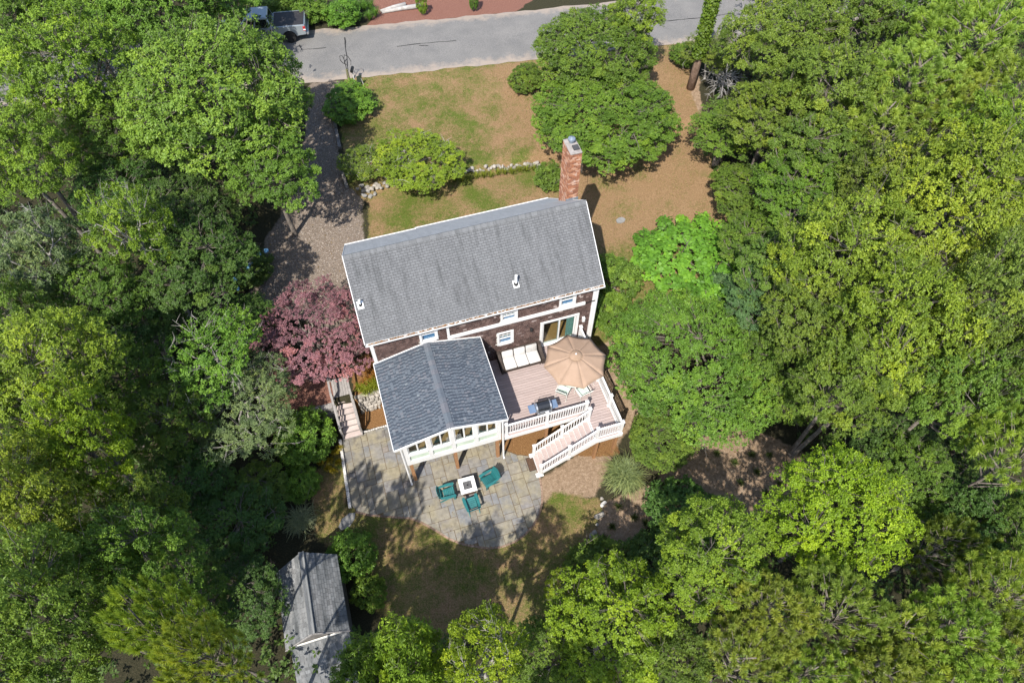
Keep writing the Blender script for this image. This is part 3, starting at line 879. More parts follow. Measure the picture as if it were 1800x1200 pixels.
# roof vents: short one at the left, tall pipe at the right
def on_rear(u, w): return ZE + (ZR - ZE) * (w - GE) / (WR - GE)
for (px, py, hgt, rad) in ((633, 534, .38, .05), (907, 502, .62, .065)):
    P = at(px, py, 7.6); a, b = uw(P[0], P[1])
    z = on_rear(a, b); P = at(px, py, z); a, b = uw(P[0], P[1]); z = on_rear(a, b)
    sl_ = (ZR - ZE) / (WR - GE)
    m = MB(); m.hexa([(a - .14, b - .16, z - .16 * sl_ + .01), (a + .14, b - .16, z - .16 * sl_ + .01), (a + .14, b + .16, z + .16 * sl_ + .01), (a - .14, b + .16, z + .16 * sl_ + .01)],
                     [(a - .13, b - .15, z - .15 * sl_ + .035), (a + .13, b - .15, z - .15 * sl_ + .035), (a + .13, b + .15, z + .15 * sl_ + .035), (a - .13, b + .15, z + .15 * sl_ + .035)])
    v = m.build('vent', 'vent_pipe', RO)
    m = MB(); m.lathe([(rad * 1.7, -.03), (rad * 1.6, .08), (rad * 1.05, .12)], 14, (a, b, z)); m.build('vent_boot', 'black_rubber', v, smooth=False)
    m = MB(); m.lathe([(rad, 0), (rad, hgt), (rad * .8, hgt), (rad * .8, hgt - .05)], 14, (a, b, z)); m.build('vent_pipe', 'vent_pipe', v)
# chimney ------------------------------------------------------------
CT = 10.45; cu0, cu1, cw0, cw1 = 9.70, 10.26, 22.25, 23.3
m = MB(); m.box(cu0 + .012, cu1 - .012, cw0 + .012, cw1 - .012, .8, CT); CH = m.build('chimney', 'mortar', H)
m = MB(); hgt, bl_, gp = .068, .205, .011
for i in range(int((CT - 4.6) / (hgt + gp))):
    z0 = 4.6 + i * (hgt + gp); off = (i % 2) * .5
    for side in range(4):
        L = (cu1 - cu0) if side in (0, 2) else (cw1 - cw0)
        x = -bl_ * off
        while x < L - .02:
            s0, s1 = max(0, x), min(L, x + bl_ - gp); x += bl_
            if s1 - s0 < .03: continue
            e = random.uniform(0, .004)
            if side == 0: m.box(cu0 + s0, cu0 + s1, cw0 - e, cw0 + .02, z0, z0 + hgt)
            elif side == 2: m.box(cu0 + s0, cu0 + s1, cw1 - .02, cw1 + e, z0, z0 + hgt)
            elif side == 1: m.box(cu1 - .02, cu1 + e, cw0 + s0, cw0 + s1, z0, z0 + hgt)
            else: m.box(cu0 - e, cu0 + .02, cw0 + s0, cw0 + s1, z0, z0 + hgt)
stuffpart(m.build('brick', 'brick_red', CH))
m = MB(); m.box(cu0 - .01, cu1 + .01, cw0 - .01, cw1 + .01, CT, CT + .07).build('crown_slab', 'chimney_cap', CH, bevel=.02)
MB().box(cu0 + .22, cu1 - .06, cw0 + .18, cw0 + .48, CT + .07, CT + .14).build('flue_tile', 'roof_under', CH)
m = MB(); c = (cu0 + .3, cw1 - .3, CT + .07); m.lathe([(.11, 0), (.11, .16), (.19, .18), (.17, .24), (.02, .32)], 14, c); m.build('flue_cap', 'steel_blue', CH)
zf = ZR - sl * (cw0 - WR)
MB().box(cu0 - .03, cu1 + .03, cw0 - .03, cw0 + .03, zf - .12, zf + .14).build('flashing', 'steel_blue', CH)

# sunroom ------------------------------------------------------------
SU0, SU1, SW0 = -.95, 3.6, 13.37
SE, SRZ, SRU = 4.78, 5.46, 1.28
S = hthing('sunroom', 'white framed glazed sunroom on posts with blue grey shingle roof', 'sunroom', 1.3, 15.4, 0)
m = MB(); m.box(SU0 + .1, SU1 - .1, SW0 + .1, W0 - .07, D - .25, D + .02); m.build('floor', 'wood_floor', S)
m = MB(); m.box(SU0, SU1, SW0 - .02, SW0 + .12, D - .34, D + .05); m.build('beam', 'white_trim', S)
for uu in (SU0, SU1 - .12): MB().box(uu, uu + .12, SW0 + .121, W0 - .07, D - .34, D + .05).build('beam', 'white_trim', S)
nb = 4; pw = .2; bayw = (SU1 - SU0 - pw) / nb
zk0, zk1, zs, zt = D + .05, D + .62, D + .76, SE - .06
for k in range(nb + 1):
    a = SU0 + k * bayw; top = SE + (SRZ - SE) * (1 - abs(a + pw / 2 - SRU) / (SU1 - SRU)) - .14
    MB().box(a, a + pw, SW0 - .03, SW0 + .12, D + .05, max(top, SE - .05)).build('post', 'white_trim', S)
def glaze(par, a, b, z0, z1, w, axis='u'):
    """a two-light sash window with frame, mullion, two panes"""
    B = lambda m, x0, x1, y0, y1, c, d: m.box(x0, x1, y0, y1, c, d) if axis == 'u' else m.box(y0, y1, x0, x1, c, d)
    m = MB(); B(m, a, a + .05, w, w + .06, z0, z1); B(m, b - .05, b, w, w + .06, z0, z1); B(m, a + .05, b - .05, w, w + .06, z0, z0 + .06); B(m, a + .05, b - .05, w, w + .06, z1 - .06, z1)
    mid = (a + b) / 2; B(m, mid - .035, mid + .035, w - .01, w + .07, z0 + .06, z1 - .06)
    f = m.build('window', 'white_trim', par)
    for (x0, x1) in ((a + .05, mid - .035), (mid + .035, b - .05)):
        m = MB(); B(m, x0, x1, w + .025, w + .032, z0 + .06, z1 - .06); m.build('pane', 'window_glass', f)
    return f
for k in range(nb):
    a, b = SU0 + k * bayw + pw, SU0 + (k + 1) * bayw
    MB().box(a, b, SW0 + .03, SW0 + .045, zk0, zk1).build('knee_panel', 'green_panel', S)
    MB().box(a, b, SW0 - .06, SW0 + .10, zk1, zs).build('sill', 'white_trim', S)
    glaze(S, a, b, zs, SE - .04, SW0 + .01)
    tops = [SE + (SRZ - SE) * (1 - abs(x - SRU) / (SU1 + .2 - SRU)) - .1 for x in (a, b)]
    m = MB(); m.hexa([(a, SW0, SE - .04), (b, SW0, SE - .04), (b, SW0 + .1, SE - .04), (a, SW0 + .1, SE - .04)], [(a, SW0, tops[0]), (b, SW0, tops[1]), (b, SW0 + .1, tops[1]), (a, SW0 + .1, tops[0])]); m.build('gable_panel', 'white_trim', S)
for side, uu in ((0, SU0 + .02), (1, SU1 - .1)):
    for k in range(3):
        a, b = SW0 + .3 + k * 1.28, SW0 + .3 + k * 1.28 + 1.12
        MB().box(uu - .02, uu + .1, a - .16, a, D + .05, SE - .05).build('post', 'white_trim', S)
        MB().box(uu, uu + .06, a, b, D + .05, zk1).build('side_panel', 'white_trim', S)
        glaze(S, a, b, zk1 + .002, SE - .06, uu, 'w')
    MB().box(uu - .02, uu + .1, SW0 + .3 + 3 * 1.28 - .16, W0 - .07, D + .05, SE - .05).build('side_panel', 'white_trim', S)
# roof of the sunroom
RW0, RW1 = 13.03, W0 - .04
ql = [(-1.29, RW1, SE), (-1.29, RW0, SE), (SRU, RW0, SRZ), (SRU, RW1, SRZ)]
qr = [(3.84, RW0, SE), (3.84, RW1, SE), (SRU, RW1, SRZ), (SRU, RW0, SRZ)]
m = MB()
for q in (ql, qr): slab(m, [(p[0], p[1], p[2] - .003) for p in q], .08)
SR = m.build('roof', 'roof_under', S)
def arch(i, x): 
    return random.choice((.05, .12, .18, .2)) if i % 2 == 0 and random.random() < .88 else min(1, max(.25, random.gauss(.55, .17)))
stuffpart(shingle_field(ql, .135, .16, .0, .016, arch, over=.95, wild=.12, alt=True).build('roof_shingles', 'roof_slate_blue', SR))
stuffpart(shingle_field(qr, .135, .16, .0, .016, arch, over=.95, wild=.12, alt=True).build('roof_shingles', 'roof_slate_blue', SR))
n = 18
for k in range(n):
    y0 = RW0 + (RW1 - RW0) * k / n; y1 = y0 + (RW1 - RW0) / n - .006; s_ = (SRZ - SE) / 2.56 * .16; t = .03 + .01 * (k % 2)
    m = MB(); r = random.uniform(.35, .85)
    m.hexa([(SRU - .16, y0, SRZ - s_ + .012), (SRU - .16, y1, SRZ - s_ + .012), (SRU, y1, SRZ + .012), (SRU, y0, SRZ + .012)][::-1], [(SRU - .16, y0, SRZ - s_ + t), (SRU - .16, y1, SRZ - s_ + t), (SRU, y1, SRZ + t + .006), (SRU, y0, SRZ + t + .006)][::-1], r)
    m.hexa([(SRU, y0, SRZ + .012), (SRU, y1, SRZ + .012), (SRU + .16, y1, SRZ - s_ + .012), (SRU + .16, y0, SRZ - s_ + .012)][::-1], [(SRU, y0, SRZ + t + .006), (SRU, y1, SRZ + t + .006), (SRU + .16, y1, SRZ - s_ + t), (SRU + .16, y0, SRZ - s_ + t)][::-1], r)
    m.build('ridge_cap', 'roof_slate_blue', SR)
def sfascia(p, q, th=.035, hgt=.15):
    m = MB(); m.bar(Vector(p) - Vector((0, 0, hgt / 2 - .012)), Vector(q) - Vector((0, 0, hgt / 2 - .012)), th, hgt); m.build('fascia', 'white_trim', SR)
sfascia((-1.29, RW0 - .02, SE), (SRU, RW0 - .02, SRZ)); sfascia((SRU, RW0 - .02, SRZ), (3.84, RW0 - .02, SE))
sfascia((-1.31, RW0, SE), (-1.31, RW1, SE), .03, .13); sfascia((3.86, RW0, SE), (3.86, RW1, SE), .03, .13)
sfascia((-1.29, RW1 + .01, SE + .03), (SRU, RW1 + .01, SRZ + .03), .06, .12); sfascia((SRU, RW1 + .01, SRZ + .03), (3.84, RW1 + .01, SE + .03), .06, .12)
# corner downspouts and brown legs
for (a, s) in ((SU0 - .08, -1), (SU1 + .09, 1)):
    m = MB(); m.tube([(a + s * .15, SW0 - .15, SE - .08), (a, SW0 - .02, SE - .35), (a, SW0 - .02, .14), (a, SW0 - .14, .08)], .05, 8); m.build('downspout', 'white_trim', S)
for (a, b) in ((1.34, 13.47), (3.42, 13.47), (-.8, 13.47), (-.8, 15.6), (1.34, 15.6), (3.42, 15.6)):
    m = MB(); m.box(a - .08, a + .08, b - .08, b + .08, .05, D - .34); m.build('leg_post', 'brown_post', S)
    MB().box(a - .11, a + .11, b - .11, b + .11, .0, .075).build('post_base', 'concrete', S)
# ================================================================== DECK
DK = hthing('deck', 'pinkish grey plank deck with white balustrade and stairs to the patio', 'deck', 6.5, 15, 0)
DU0, DU1, DW0, DW1, DWX = 3.74, 9.12, 13.28, 17.53, 11.84
bmesh_long = MB().box(0, 1, -.062, .062, -.03, 0).mesh('board'); bmesh_long.materials.append(MATS['deck_board'])
w = DWX + .07
while w < DW1 - .05:
    a0 = 7.88 if w < DW0 + .02 else DU0
    piece('board', bmesh_long, DK, (a0 + random.uniform(-.004, .004), w, D + random.uniform(-.0015, .0015)), 0, (DU1 - a0, 1, 1)); w += .1415
for k in range(9): MB().box(DU0 + .05 + k * .62, DU0 + .09 + k * .62, DW0 + .05, DW1, D - .22, D - .036).build('joist', 'brown_post', DK)
for k in range(3): MB().box(7.95 + k * .5, 7.99 + k * .5, DWX + .05, DW0 + .04, D - .22, D - .036).build('joist', 'brown_post', DK)
m = MB(); m.box(DU0, 7.84, DW0 - .04, DW0, D - .28, D - .002); m.box(7.84, 7.88, DWX - .04, DW0, D - .28, D - .002); m.box(7.88, DU1 + .04, DWX - .04, DWX, D - .28, D - .002); m.box(DU1, DU1 + .04, DWX, DW1, D - .28, D - .002)
m.build('fascia', 'white_trim', DK)
for (a, b) in ((5.9, 13.4), (8.0, 13.4), (9.0, 13.4), (9.0, 15.6), (8.0, 12.0), (9.0, 12.0), (9.0, 17.3), (6.0, 15.6)):
    MB().box(a - .07, a + .07, b - .07, b + .07, -.05, D - .225).build('leg_post', 'brown_post', DK)
bal = MB().box(-.019, .019, -.019, .019, 0, 1).mesh('baluster'); bal.materials.append(MATS['white_trim'])
def deck_post(u, w, z, hgt=1.08, z0=None):
    m = MB(); m.box(u - .065, u + .065, w - .065, w + .065, (z - .28) if z0 is None else z0, z + hgt)
    m.box(u - .085, u + .085, w - .085, w + .085, z + hgt, z + hgt + .035)
    m.hexa([(u - .075, w - .075, z + hgt + .035), (u + .075, w - .075, z + hgt + .035), (u + .075, w + .075, z + hgt + .035), (u - .075, w + .075, z + hgt + .035)],
           [(u - .02, w - .02, z + hgt + .075), (u + .02, w - .02, z + hgt + .075), (u + .02, w + .02, z + hgt + .075), (u - .02, w + .02, z + hgt + .075)])
    m.box(u - .08, u + .08, w - .08, w + .08, z + .005, z + .09)
    m.build('railing_post', 'white_trim', DK)
def railing(p, q, lo=.10, hi=.95):
    p = Vector(p); q = Vector(q); d = (q - p); L = math.hypot(d.x, d.y); dn = d.normalized()
    p2 = p + dn * .065; q2 = q - dn * .065
    m = MB(); up = Vector((0, 0, 1))
    m.bar(p2 + up * hi, q2 + up * hi, .085, .05); m.bar(p2 + up * (hi - .048), q2 + up * (hi - .048), .045, .05)
    rl = m.build('railing', 'white_trim', DK)
    m = MB(); m.bar(p2 + up * lo, q2 + up * lo, .05, .06); m.build('bottom_rail', 'white_trim', rl)
    n = int((L - .13) / .118); rz = math.atan2(d.y, d.x)
    for k in range(1, n):
        c = p2.lerp(q2, k / n)
        piece('baluster', bal, rl, (c.x, c.y, c.z + lo + .031), rz, (1, 1, hi - lo - .107))
# level rails
for pts in ([(3.86, 13.36), (5.87, 13.36), (7.84, 13.36)], [(7.84, 11.9), (9.04, 11.9)], [(9.04, 11.9), (9.04, 13.35), (9.04, 14.85), (9.04, 16.3), (9.04, 17.45)]):
    for a, b in zip(pts[:-1], pts[1:]): railing((*a, D), (*b, D))
for a in ((3.86, 13.36), (5.87, 13.36), (7.84, 13.36), (7.84, 11.9), (9.04, 11.9), (9.04, 13.35), (9.04, 14.85), (9.04, 16.3), (9.04, 17.45), (7.84, 12.98)): deck_post(*a, D)
# stairs, running down towards the left
NT = 12; rise = D / (NT + 1); run = (7.80 - 5.08) / NT
m = MB()
for b in (11.88, 12.98):
    m.hexa([(7.86, b - .02, D - .45), (7.86, b + .02, D - .45), (5.02, b + .02, .04), (5.02, b - .02, .04)], [(7.86, b - .02, D - .0), (7.86, b + .02, D - .0), (5.06, b + .02, rise + .07), (5.06, b - .02, rise + .07)])
ST = m.build('staircase', 'white_trim', DK)
tm = MB().box(-run / 2 - .012, run / 2 + .012, -.53, .53, -.03, 0).mesh('tread'); tm.materials.append(MATS['deck_board'])
rm = MB().box(-.01, .01, -.53, .53, 0, rise - .035).mesh('riser'); rm.materials.append(MATS['white_trim'])
for k in range(NT):
    uu = 7.80 - (k + .5) * run; z = D - (k + 1) * rise
    piece('tread', tm, ST, (uu, 12.43, z)); piece('riser', rm, ST, (uu + run / 2 - .005, 12.43, z + .002))
piece('riser', rm, ST, (5.085, 12.43, .045))
zs_ = lambda u: (D - rise * .5) - (7.80 - u) * rise / run
for b in (11.9, 12.98):
    P = [7.84, 6.55, 5.16]
    for a, c in zip(P[:-1], P[1:]): railing((c, b, max(zs_(c), .12)), (a, b, zs_(a) if a < 7.8 else D - .05), .14, .95)
    deck_post(6.55, b, zs_(6.55), 1.1); deck_post(5.16, b, .10, 1.05, 0.0)
    MB().box(4.93, 5.30, b - .11, b + .11, .03, .085).build('newel_base', 'white_trim', DK)
dm = hthing('doormat', 'dark brown doormat at the foot of the white deck stairs', 'doormat', 4.89, 12.56, .05)
MB().box(4.72, 5.06, 12.22, 12.92, .054, .072).build('mat', 'mat_brown', dm); m = MB(); m.box(4.70, 5.08, 12.20, 12.94, .05, .060); m.build('border', 'black_rubber', dm)

# ================================================================== FURNITURE
def rot2(x, y, a): return (x * math.cos(a) - y * math.sin(a), x * math.sin(a) + y * math.cos(a))
def hloc(name, label, cat, u, w, z, rot, group=None):
    return thing(name, label, cat, hw(u, w, z), YAW + rot, group, (0, 0, 0))
# sofa: dark wicker, three seat and three back cushions
s = hloc('outdoor_sofa', 'dark wicker outdoor sofa with white cushions against the shingled wall', 'sofa', 5.72, 16.98, D, 0)
m = MB(); m.box(-.96, .96, -.42, .42, .08, .34); m.build('base', 'wicker', s, bevel=.02)
m = MB(); m.hexa([(-.96, .28, .34), (.96, .28, .34), (.96, .44, .34), (-.96, .44, .34)], [(-.96, .38, .80), (.96, .38, .80), (.96, .48, .80), (-.96, .48, .80)]); m.build('backrest', 'wicker', s, bevel=.02)
for sg in (-1, 1):
    a, b = sorted((sg * .97, sg * 1.13)); m = MB(); m.sideprism([(-.46, .06), (.46, .06), (.48, .80), (.25, .82), (-.05, .60), (-.46, .56)], a, b)
    m.v = [(y, x, z) for (x, y, z) in m.v]; m.f = [f[::-1] for f in m.f]; m.build('armrest', 'wicker', s, bevel=.02)
for k in range(3):
    c = -.62 + k * .62
    o = MB().box(c - .30, c + .30, -.46, .26, .35, .48).build('seat_cushion', 'cushion', s, bevel=.05, smooth=True)
    m = MB(); m.hexa([(c - .29, .14, .47), (c + .29, .14, .47), (c + .29, .30, .47), (c - .29, .30, .47)], [(c - .29, .24, .88), (c + .29, .24, .88), (c + .29, .37, .88), (c - .29, .37, .88)])
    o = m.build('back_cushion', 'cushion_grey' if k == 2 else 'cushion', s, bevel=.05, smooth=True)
    if k == 2: o['label'] = 'grey back cushion'
for a in (-.9, .9):
    for b in (-.38, .38): MB().box(a - .03, a + .03, b - .03, b + .03, 0, .08).build('foot', 'black_metal', s)

# umbrella
UC = (7.76, 15.06); s = hloc('patio_umbrella', 'tan octagonal patio umbrella standing open over the deck table', 'umbrella', UC[0], UC[1], D, 0)
RZ0, RZ1, RR = 2.12, 2.66, 1.52; a00 = R_(-5)
corner = lambda k, r, z, sag=0: (r * math.cos(a00 + k * math.pi / 4), r * math.sin(a00 + k * math.pi / 4), z - sag)
for k in range(8):
    m = MB(); n = 6; g = []
    for i in range(n + 1):
        t = .17 + .83 * i / n; row = []
        for j in range(5):
            s_ = j / 4; A = Vector(corner(k, RR * t, 0)); B = Vector(corner(k + 1, RR * t, 0)); p = A.lerp(B, s_)
            bow = math.sin(math.pi * s_); p = p * (1 - .035 * bow * t)
            zz = RZ1 - (RZ1 - RZ0) * (t ** 1.12) - .018 * bow * t * (1 - .4 * t) + random.uniform(-.006, .006)
            row.append((p.x, p.y, zz))
        g.append(row)
    b = len(m.v); m.v = [p for r_ in g for p in r_]
    for i in range(n):
        for j in range(4): m.f.append((i * 5 + j, (i + 1) * 5 + j, (i + 1) * 5 + j + 1, i * 5 + j + 1)); m.r.append(.5)
    o = m.build('canopy_panel', 'canvas_tan', s, smooth=True)
    so = o.modifiers.new('cloth', 'SOLIDIFY'); so.thickness = .006
    m = MB(); m.tube([(0, 0, RZ1 - .06), tuple(Vector(corner(k, RR, RZ0 - .015)))], .010, 6); m.build('rib', 'pole_bronze', s)
    m = MB(); m.tube([(0, 0, RZ0 - .25), tuple(Vector(corner(k, RR * .5, RZ0 + .18)))], .008, 6); m.build('strut', 'pole_bronze', s)
m = MB(); m.lathe([(.30, RZ1 - .03), (.22, RZ1 + .035), (.10, RZ1 + .075), (.03, RZ1 + .085)], 16); cp = m.build('vent_cap', 'canvas_cap', s)
m = MB(); m.lathe([(.03, RZ1 + .08), (.045, RZ1 + .11), (.015, RZ1 + .17)], 10); m.build('finial', 'white_trim', s)
m = MB(); m.tube([(0, 0, .02), (0, 0, RZ1 + .02)], .024, 10); m.build('pole', 'pole_bronze', s)
m = MB(); m.lathe([(.28, 0), (.28, .05), (.08, .10), (.035, .34)], 20); m.build('base', 'black_metal', s)
# table
s = hloc('patio_table', 'pale sage patio table beneath the tan umbrella', 'table', UC[0], UC[1], D, 0)
m = MB(); m.lathe([(.60, .70), (.62, .715), (.62, .73), (.05, .731)], 28); m.build('table_top', 'sage_sling', s)
m = MB(); m.lathe([(.57, .66), (.62, .67), (.62, .70), (.57, .70)], 28); m.build('rim', 'chair_frame', s)
for k in range(4):
    t = k * math.pi / 2 + .78; m = MB(); m.tube([(.5 * math.cos(t), .5 * math.sin(t), .66), (.42 * math.cos(t), .42 * math.sin(t), .3), (.52 * math.cos(t), .52 * math.sin(t), .0)], .018, 8); m.build('leg', 'chair_frame', s)
def patio_chair(u, w, rot, label):
    s = hloc('patio_chair', label, 'chair', u, w, D, rot, 'sage patio chairs round the deck table')
    # faces +y (towards the table), back towards -y
    m = MB(); m.hexa([(-.25, -.20, .40), (.25, -.20, .40), (.26, .25, .43), (-.26, .25, .43)], [(-.25, -.20, .42), (.25, -.20, .42), (.26, .25, .45), (-.26, .25, .45)]); m.build('seat', 'sage_sling', s)
    m = MB()
    for k in range(7):
        x = -.22 + k * .073; m.hexa([(x - .03, -.24, .45), (x + .03, -.24, .45), (x + .03, -.22, .45), (x - .03, -.22, .45)], [(x - .03, -.40, .90), (x + .03, -.40, .90), (x + .03, -.385, .90), (x - .03, -.385, .90)])
    m.build('backrest', 'sage_sling', s)
    for sg in (-1, 1):
        m = MB(); m.tube([(sg * .27, -.42, .93), (sg * .27, -.21, .42), (sg * .28, -.30, .0)], .016, 8); m.build('leg', 'chair_frame', s)
        m = MB(); m.tube([(sg * .28, -.33, .66), (sg * .30, .10, .64), (sg * .29, .24, .60), (sg * .28, .27, .42), (sg * .28, .30, .0)], .016, 8); m.build('leg', 'chair_frame', s)
        m = MB(); m.tube([(sg * .265, -.21, .42), (sg * .275, .27, .44)], .014, 8); m.build('seat_rail', 'chair_frame', s)
    m = MB(); m.tube([(-.27, -.42, .93), (0, -.425, .95), (.27, -.42, .93)], .016, 8); m.build('top_rail', 'chair_frame', s)
patio_chair(8.02, 14.27, .18, 'sage patio chair in front of the umbrella, back towards the stairs')
patio_chair(7.12, 14.60, -.72, 'sage patio chair half hidden under the umbrella on the grill side')
patio_chair(8.55, 15.0, 1.35, 'sage patio chair under the umbrella beside the east railing')

# grill
s = hloc('gas_grill', 'black gas grill with blue side shelves by the deck railing', 'grill', 5.82, 13.86, D, R_(-2))
m = MB(); m.box(-.34, .34, -.22, .24, .10, .70); m.build('cabinet', 'grill_black', s, bevel=.02)
m = MB(); m.box(-.36, .36, -.26, .26, .70, .86); m.build('firebox', 'grill_black', s, bevel=.02)
m = MB(); prof = [(-.25, 0), (-.26, .10), (-.20, .20), (-.07, .27), (.08, .27), (.20, .21), (.26, .10), (.26, 0)]
m.sideprism(prof, -.30, .30); m.v = [(y, x, z + .865) for (x, y, z) in m.v]; m.f = [f[::-1] for f in m.f]; lid = m.build('lid', 'grill_black', s, bevel=.015)
for sg in (-1, 1):
    m = MB(); m.sideprism([(x * 1.03, z * 1.03) for x, z in prof], sg * .335 - .034, sg * .335 + .034); m.v = [(y, x, z + .862) for (x, y, z) in m.v]; m.f = [f[::-1] for f in m.f]; m.build('lid_band', 'steel', s)
    a, b = sorted((sg * .375, sg * .70)); MB().box(a, b, -.22, .22, .83, .865).build('side_shelf', 'grill_blue', s, bevel=.015)
    for yy in (-.16, .18):
        m = MB(); m.lathe([(.05, -.02), (.05, .02)], 12); m.v = [(sg * .30 + z, yy + x * .9, .05 + y) for (x, y, z) in m.v]; m.build('wheel', 'black_rubber', s)
m = MB(); m.tube([(-.25, -.27, .98), (-.25, -.33, 1.0), (.25, -.33, 1.0), (.25, -.27, .98)], .014, 8); m.build('lid_handle', 'steel', lid)
MB().box(-.36, .36, -.33, -.265, .72, .84).build('control_panel', 'steel', s, bevel=.01)
for k in range(4):
    m = MB(); m.lathe([(.028, 0), (.028, .03)], 10); m.v = [(-.24 + k * .16 + x, -.335 - z, .78 + y) for (x, y, z) in m.v]; m.build('knob', 'black_rubber', s)
m = MB(); m.tube([(-.3, .27, .90), (-.3, .36, .98), (.3, .36, .98), (.3, .27, .90)], .012, 8); m.build('rear_rack', 'black_metal', s)

# fire table
s = hloc('fire_table', 'square white fire pit table between the three green chairs', 'fire pit table', 1.54, 12.24, .05, R_(-1))
m = MB(); m.box(-.30, .30, -.30, .30, 0, .50); m.build('base', 'mat_brown', s)
m = MB(); t = .39; i = .21
for q in ((-t, t, -t, -i), (-t, t, i, t), (-t, -i, -i, i), (i, t, -i, i)): m.box(*q, .50, .56)
m.build('table_top', 'white_table', s); MB().box(-.205, .205, -.205, .205, .50, .53).build('burner_pan', 'fire_pan', s)
m = MB(); m.lathe([(.045, .53), (.045, .545), (.02, .55)], 12); m.build('burner', 'black_metal', s)
m = MB()
for k in range(6): m.box(-.19, .19, -.17 + k * .06, -.155 + k * .06, .531, .538)
m.build('grate', 'black_metal', s)

# adirondack chairs (face -y in their own frame)
def adirondack(u, w, rot, label):
    s = hloc('adirondack_chair', label, 'chair', u, w, .05, rot, 'green resin garden chairs round the fire table')
    for k in range(6):
        y = -.30 + k * .088; z = .37 - (k * .022)
        m = MB(); m.hexa([(-.235, y - .038, z + .009), (.235, y - .038, z + .009), (.235, y + .038, z - .009), (-.235, y + .038, z - .009)], [(-.235, y - .038, z + .031), (.235, y - .038, z + .031), (.235, y + .038, z + .013), (-.235, y + .038, z + .013)]); m.build('seat_slat', 'teal_resin', s)
    for k in range(7):
        x = -.225 + k * .075; f = 1 - (abs(x) / .30) ** 2; top = .66 + .22 * f; x2 = x * 1.28
        m = MB(); y0, z0 = .20, .24; y1, z1 = .20 + (top - .24) * .42, top
        m.hexa([(x - .032, y0, z0), (x + .032, y0, z0), (x + .032, y0 + .022, z0), (x - .032, y0 + .022, z0)], [(x2 - .040, y1, z1), (x2 + .040, y1, z1), (x2 + .040, y1 + .022, z1), (x2 - .040, y1 + .022, z1)]); m.build('back_slat', 'teal_resin', s)
    m = MB(); m.box(-.30, .30, .315, .345, .50, .57); m.build('back_rail', 'teal_resin', s)
    for sg in (-1, 1):
        P = [(sg * .24, .34), (sg * .24, -.10), (sg * .23, -.36), (sg * .30, -.42), (sg * .38, -.38), (sg * .39, -.10), (sg * .34, .34)]
        if sg > 0: P = P[::-1]
        a = sum(P[k - 1][0] * P[k][1] - P[k][0] * P[k - 1][1] for k in range(7))
        if a < 0: P = P[::-1]
        MB().prism(P, .535, .565).build('armrest', 'teal_resin', s, bevel=.008)
        m = MB(); m.hexa([(sg * .27 - .02, -.38, 0), (sg * .27 + .02, -.38, 0), (sg * .27 + .02, -.28, 0), (sg * .27 - .02, -.28, 0)], [(sg * .27 - .02, -.36, .535), (sg * .27 + .02, -.36, .535), (sg * .27 + .02, -.25, .535), (sg * .27 - .02, -.25, .535)]); m.build('leg', 'teal_resin', s)
        m = MB(); m.hexa([(sg * .25 - .018, .30, 0), (sg * .25 + .018, .30, 0), (sg * .25 + .018, .42, 0), (sg * .25 - .018, .42, 0)], [(sg * .25 - .018, -.33, .33), (sg * .25 + .018, -.33, .33), (sg * .25 + .018, -.33, .37), (sg * .25 - .018, -.33, .37)]); m.build('leg', 'teal_resin', s)
    m = MB(); m.hexa([(-.25, -.36, .25), (.25, -.36, .25), (.25, -.34, .25), (-.25, -.34, .25)], [(-.25, -.36, .37), (.25, -.36, .37), (.25, -.34, .37), (-.25, -.34, .37)]); m.build('apron', 'teal_resin', s)
adirondack(.50, 12.22, R_(88), 'green resin garden chair left of the white fire table, facing right')
adirondack(1.50, 11.30, R_(184), 'green resin garden chair on the lawn side of the white fire table')
adirondack(2.66, 12.28, R_(-74), 'green resin garden chair right of the white fire table, facing left')

# ================================================================== GARDEN STAIRS, WALLS
gs = hthing('garden_stairs', 'weathered wooden garden stairs with handrails beside the maple', 'stairs', -3.3, 17.6, 0)
n = 7; gr = 1.35 / 8
for k in range(n):
    b0 = 16.62 + k * .255; z = gr * (k + 1)
    MB().box(-3.76, -2.88, b0, b0 + .275, z - .04, z).build('tread', 'stair_wood', gs, bevel=.006)
    MB().box(-3.74, -2.90, b0 + .02, b0 + .04, z - gr + .002, z - .042).build('riser', 'grey_wood', gs)
for k in range(7): MB().box(-3.76 + k * .1265, -3.76 + k * .1265 + .118, 18.42, 19.5, 1.33, 1.37).build('landing_board', 'grey_wood', gs)
for uu in (-3.80, -2.86):
    m = MB(); m.hexa([(uu - .025, 16.6, .0), (uu + .025, 16.6, 0), (uu + .025, 18.45, 1.05), (uu - .025, 18.45, 1.05)], [(uu - .025, 16.6, .2), (uu + .025, 16.6, .2), (uu + .025, 18.45, 1.38), (uu - .025, 18.45, 1.38)]); m.build('stringer', 'grey_wood', gs)
    for (b, z) in ((16.75, .12), (18.3, 1.2), (19.45, 1.33)): MB().box(uu - .05, uu + .05, b - .05, b + .05, max(0, z - .4), z + .92).build('post', 'grey_wood', gs)
    m = MB(); m.bar((uu, 16.68, 1.02), (uu, 18.3, 2.12), .10, .04); m.bar((uu, 18.3, 2.12), (uu, 19.5, 2.26), .10, .04); m.build('handrail', 'grey_wood', gs)
    m = MB(); m.bar((uu, 16.75, .62), (uu, 18.3, 1.7), .04, .09); m.build('mid_rail', 'grey_wood', gs)
rw = hthing('retaining_wall', 'grey timber capped retaining wall left of the garden stairs', 'retaining wall', -5.2, 18, 0)
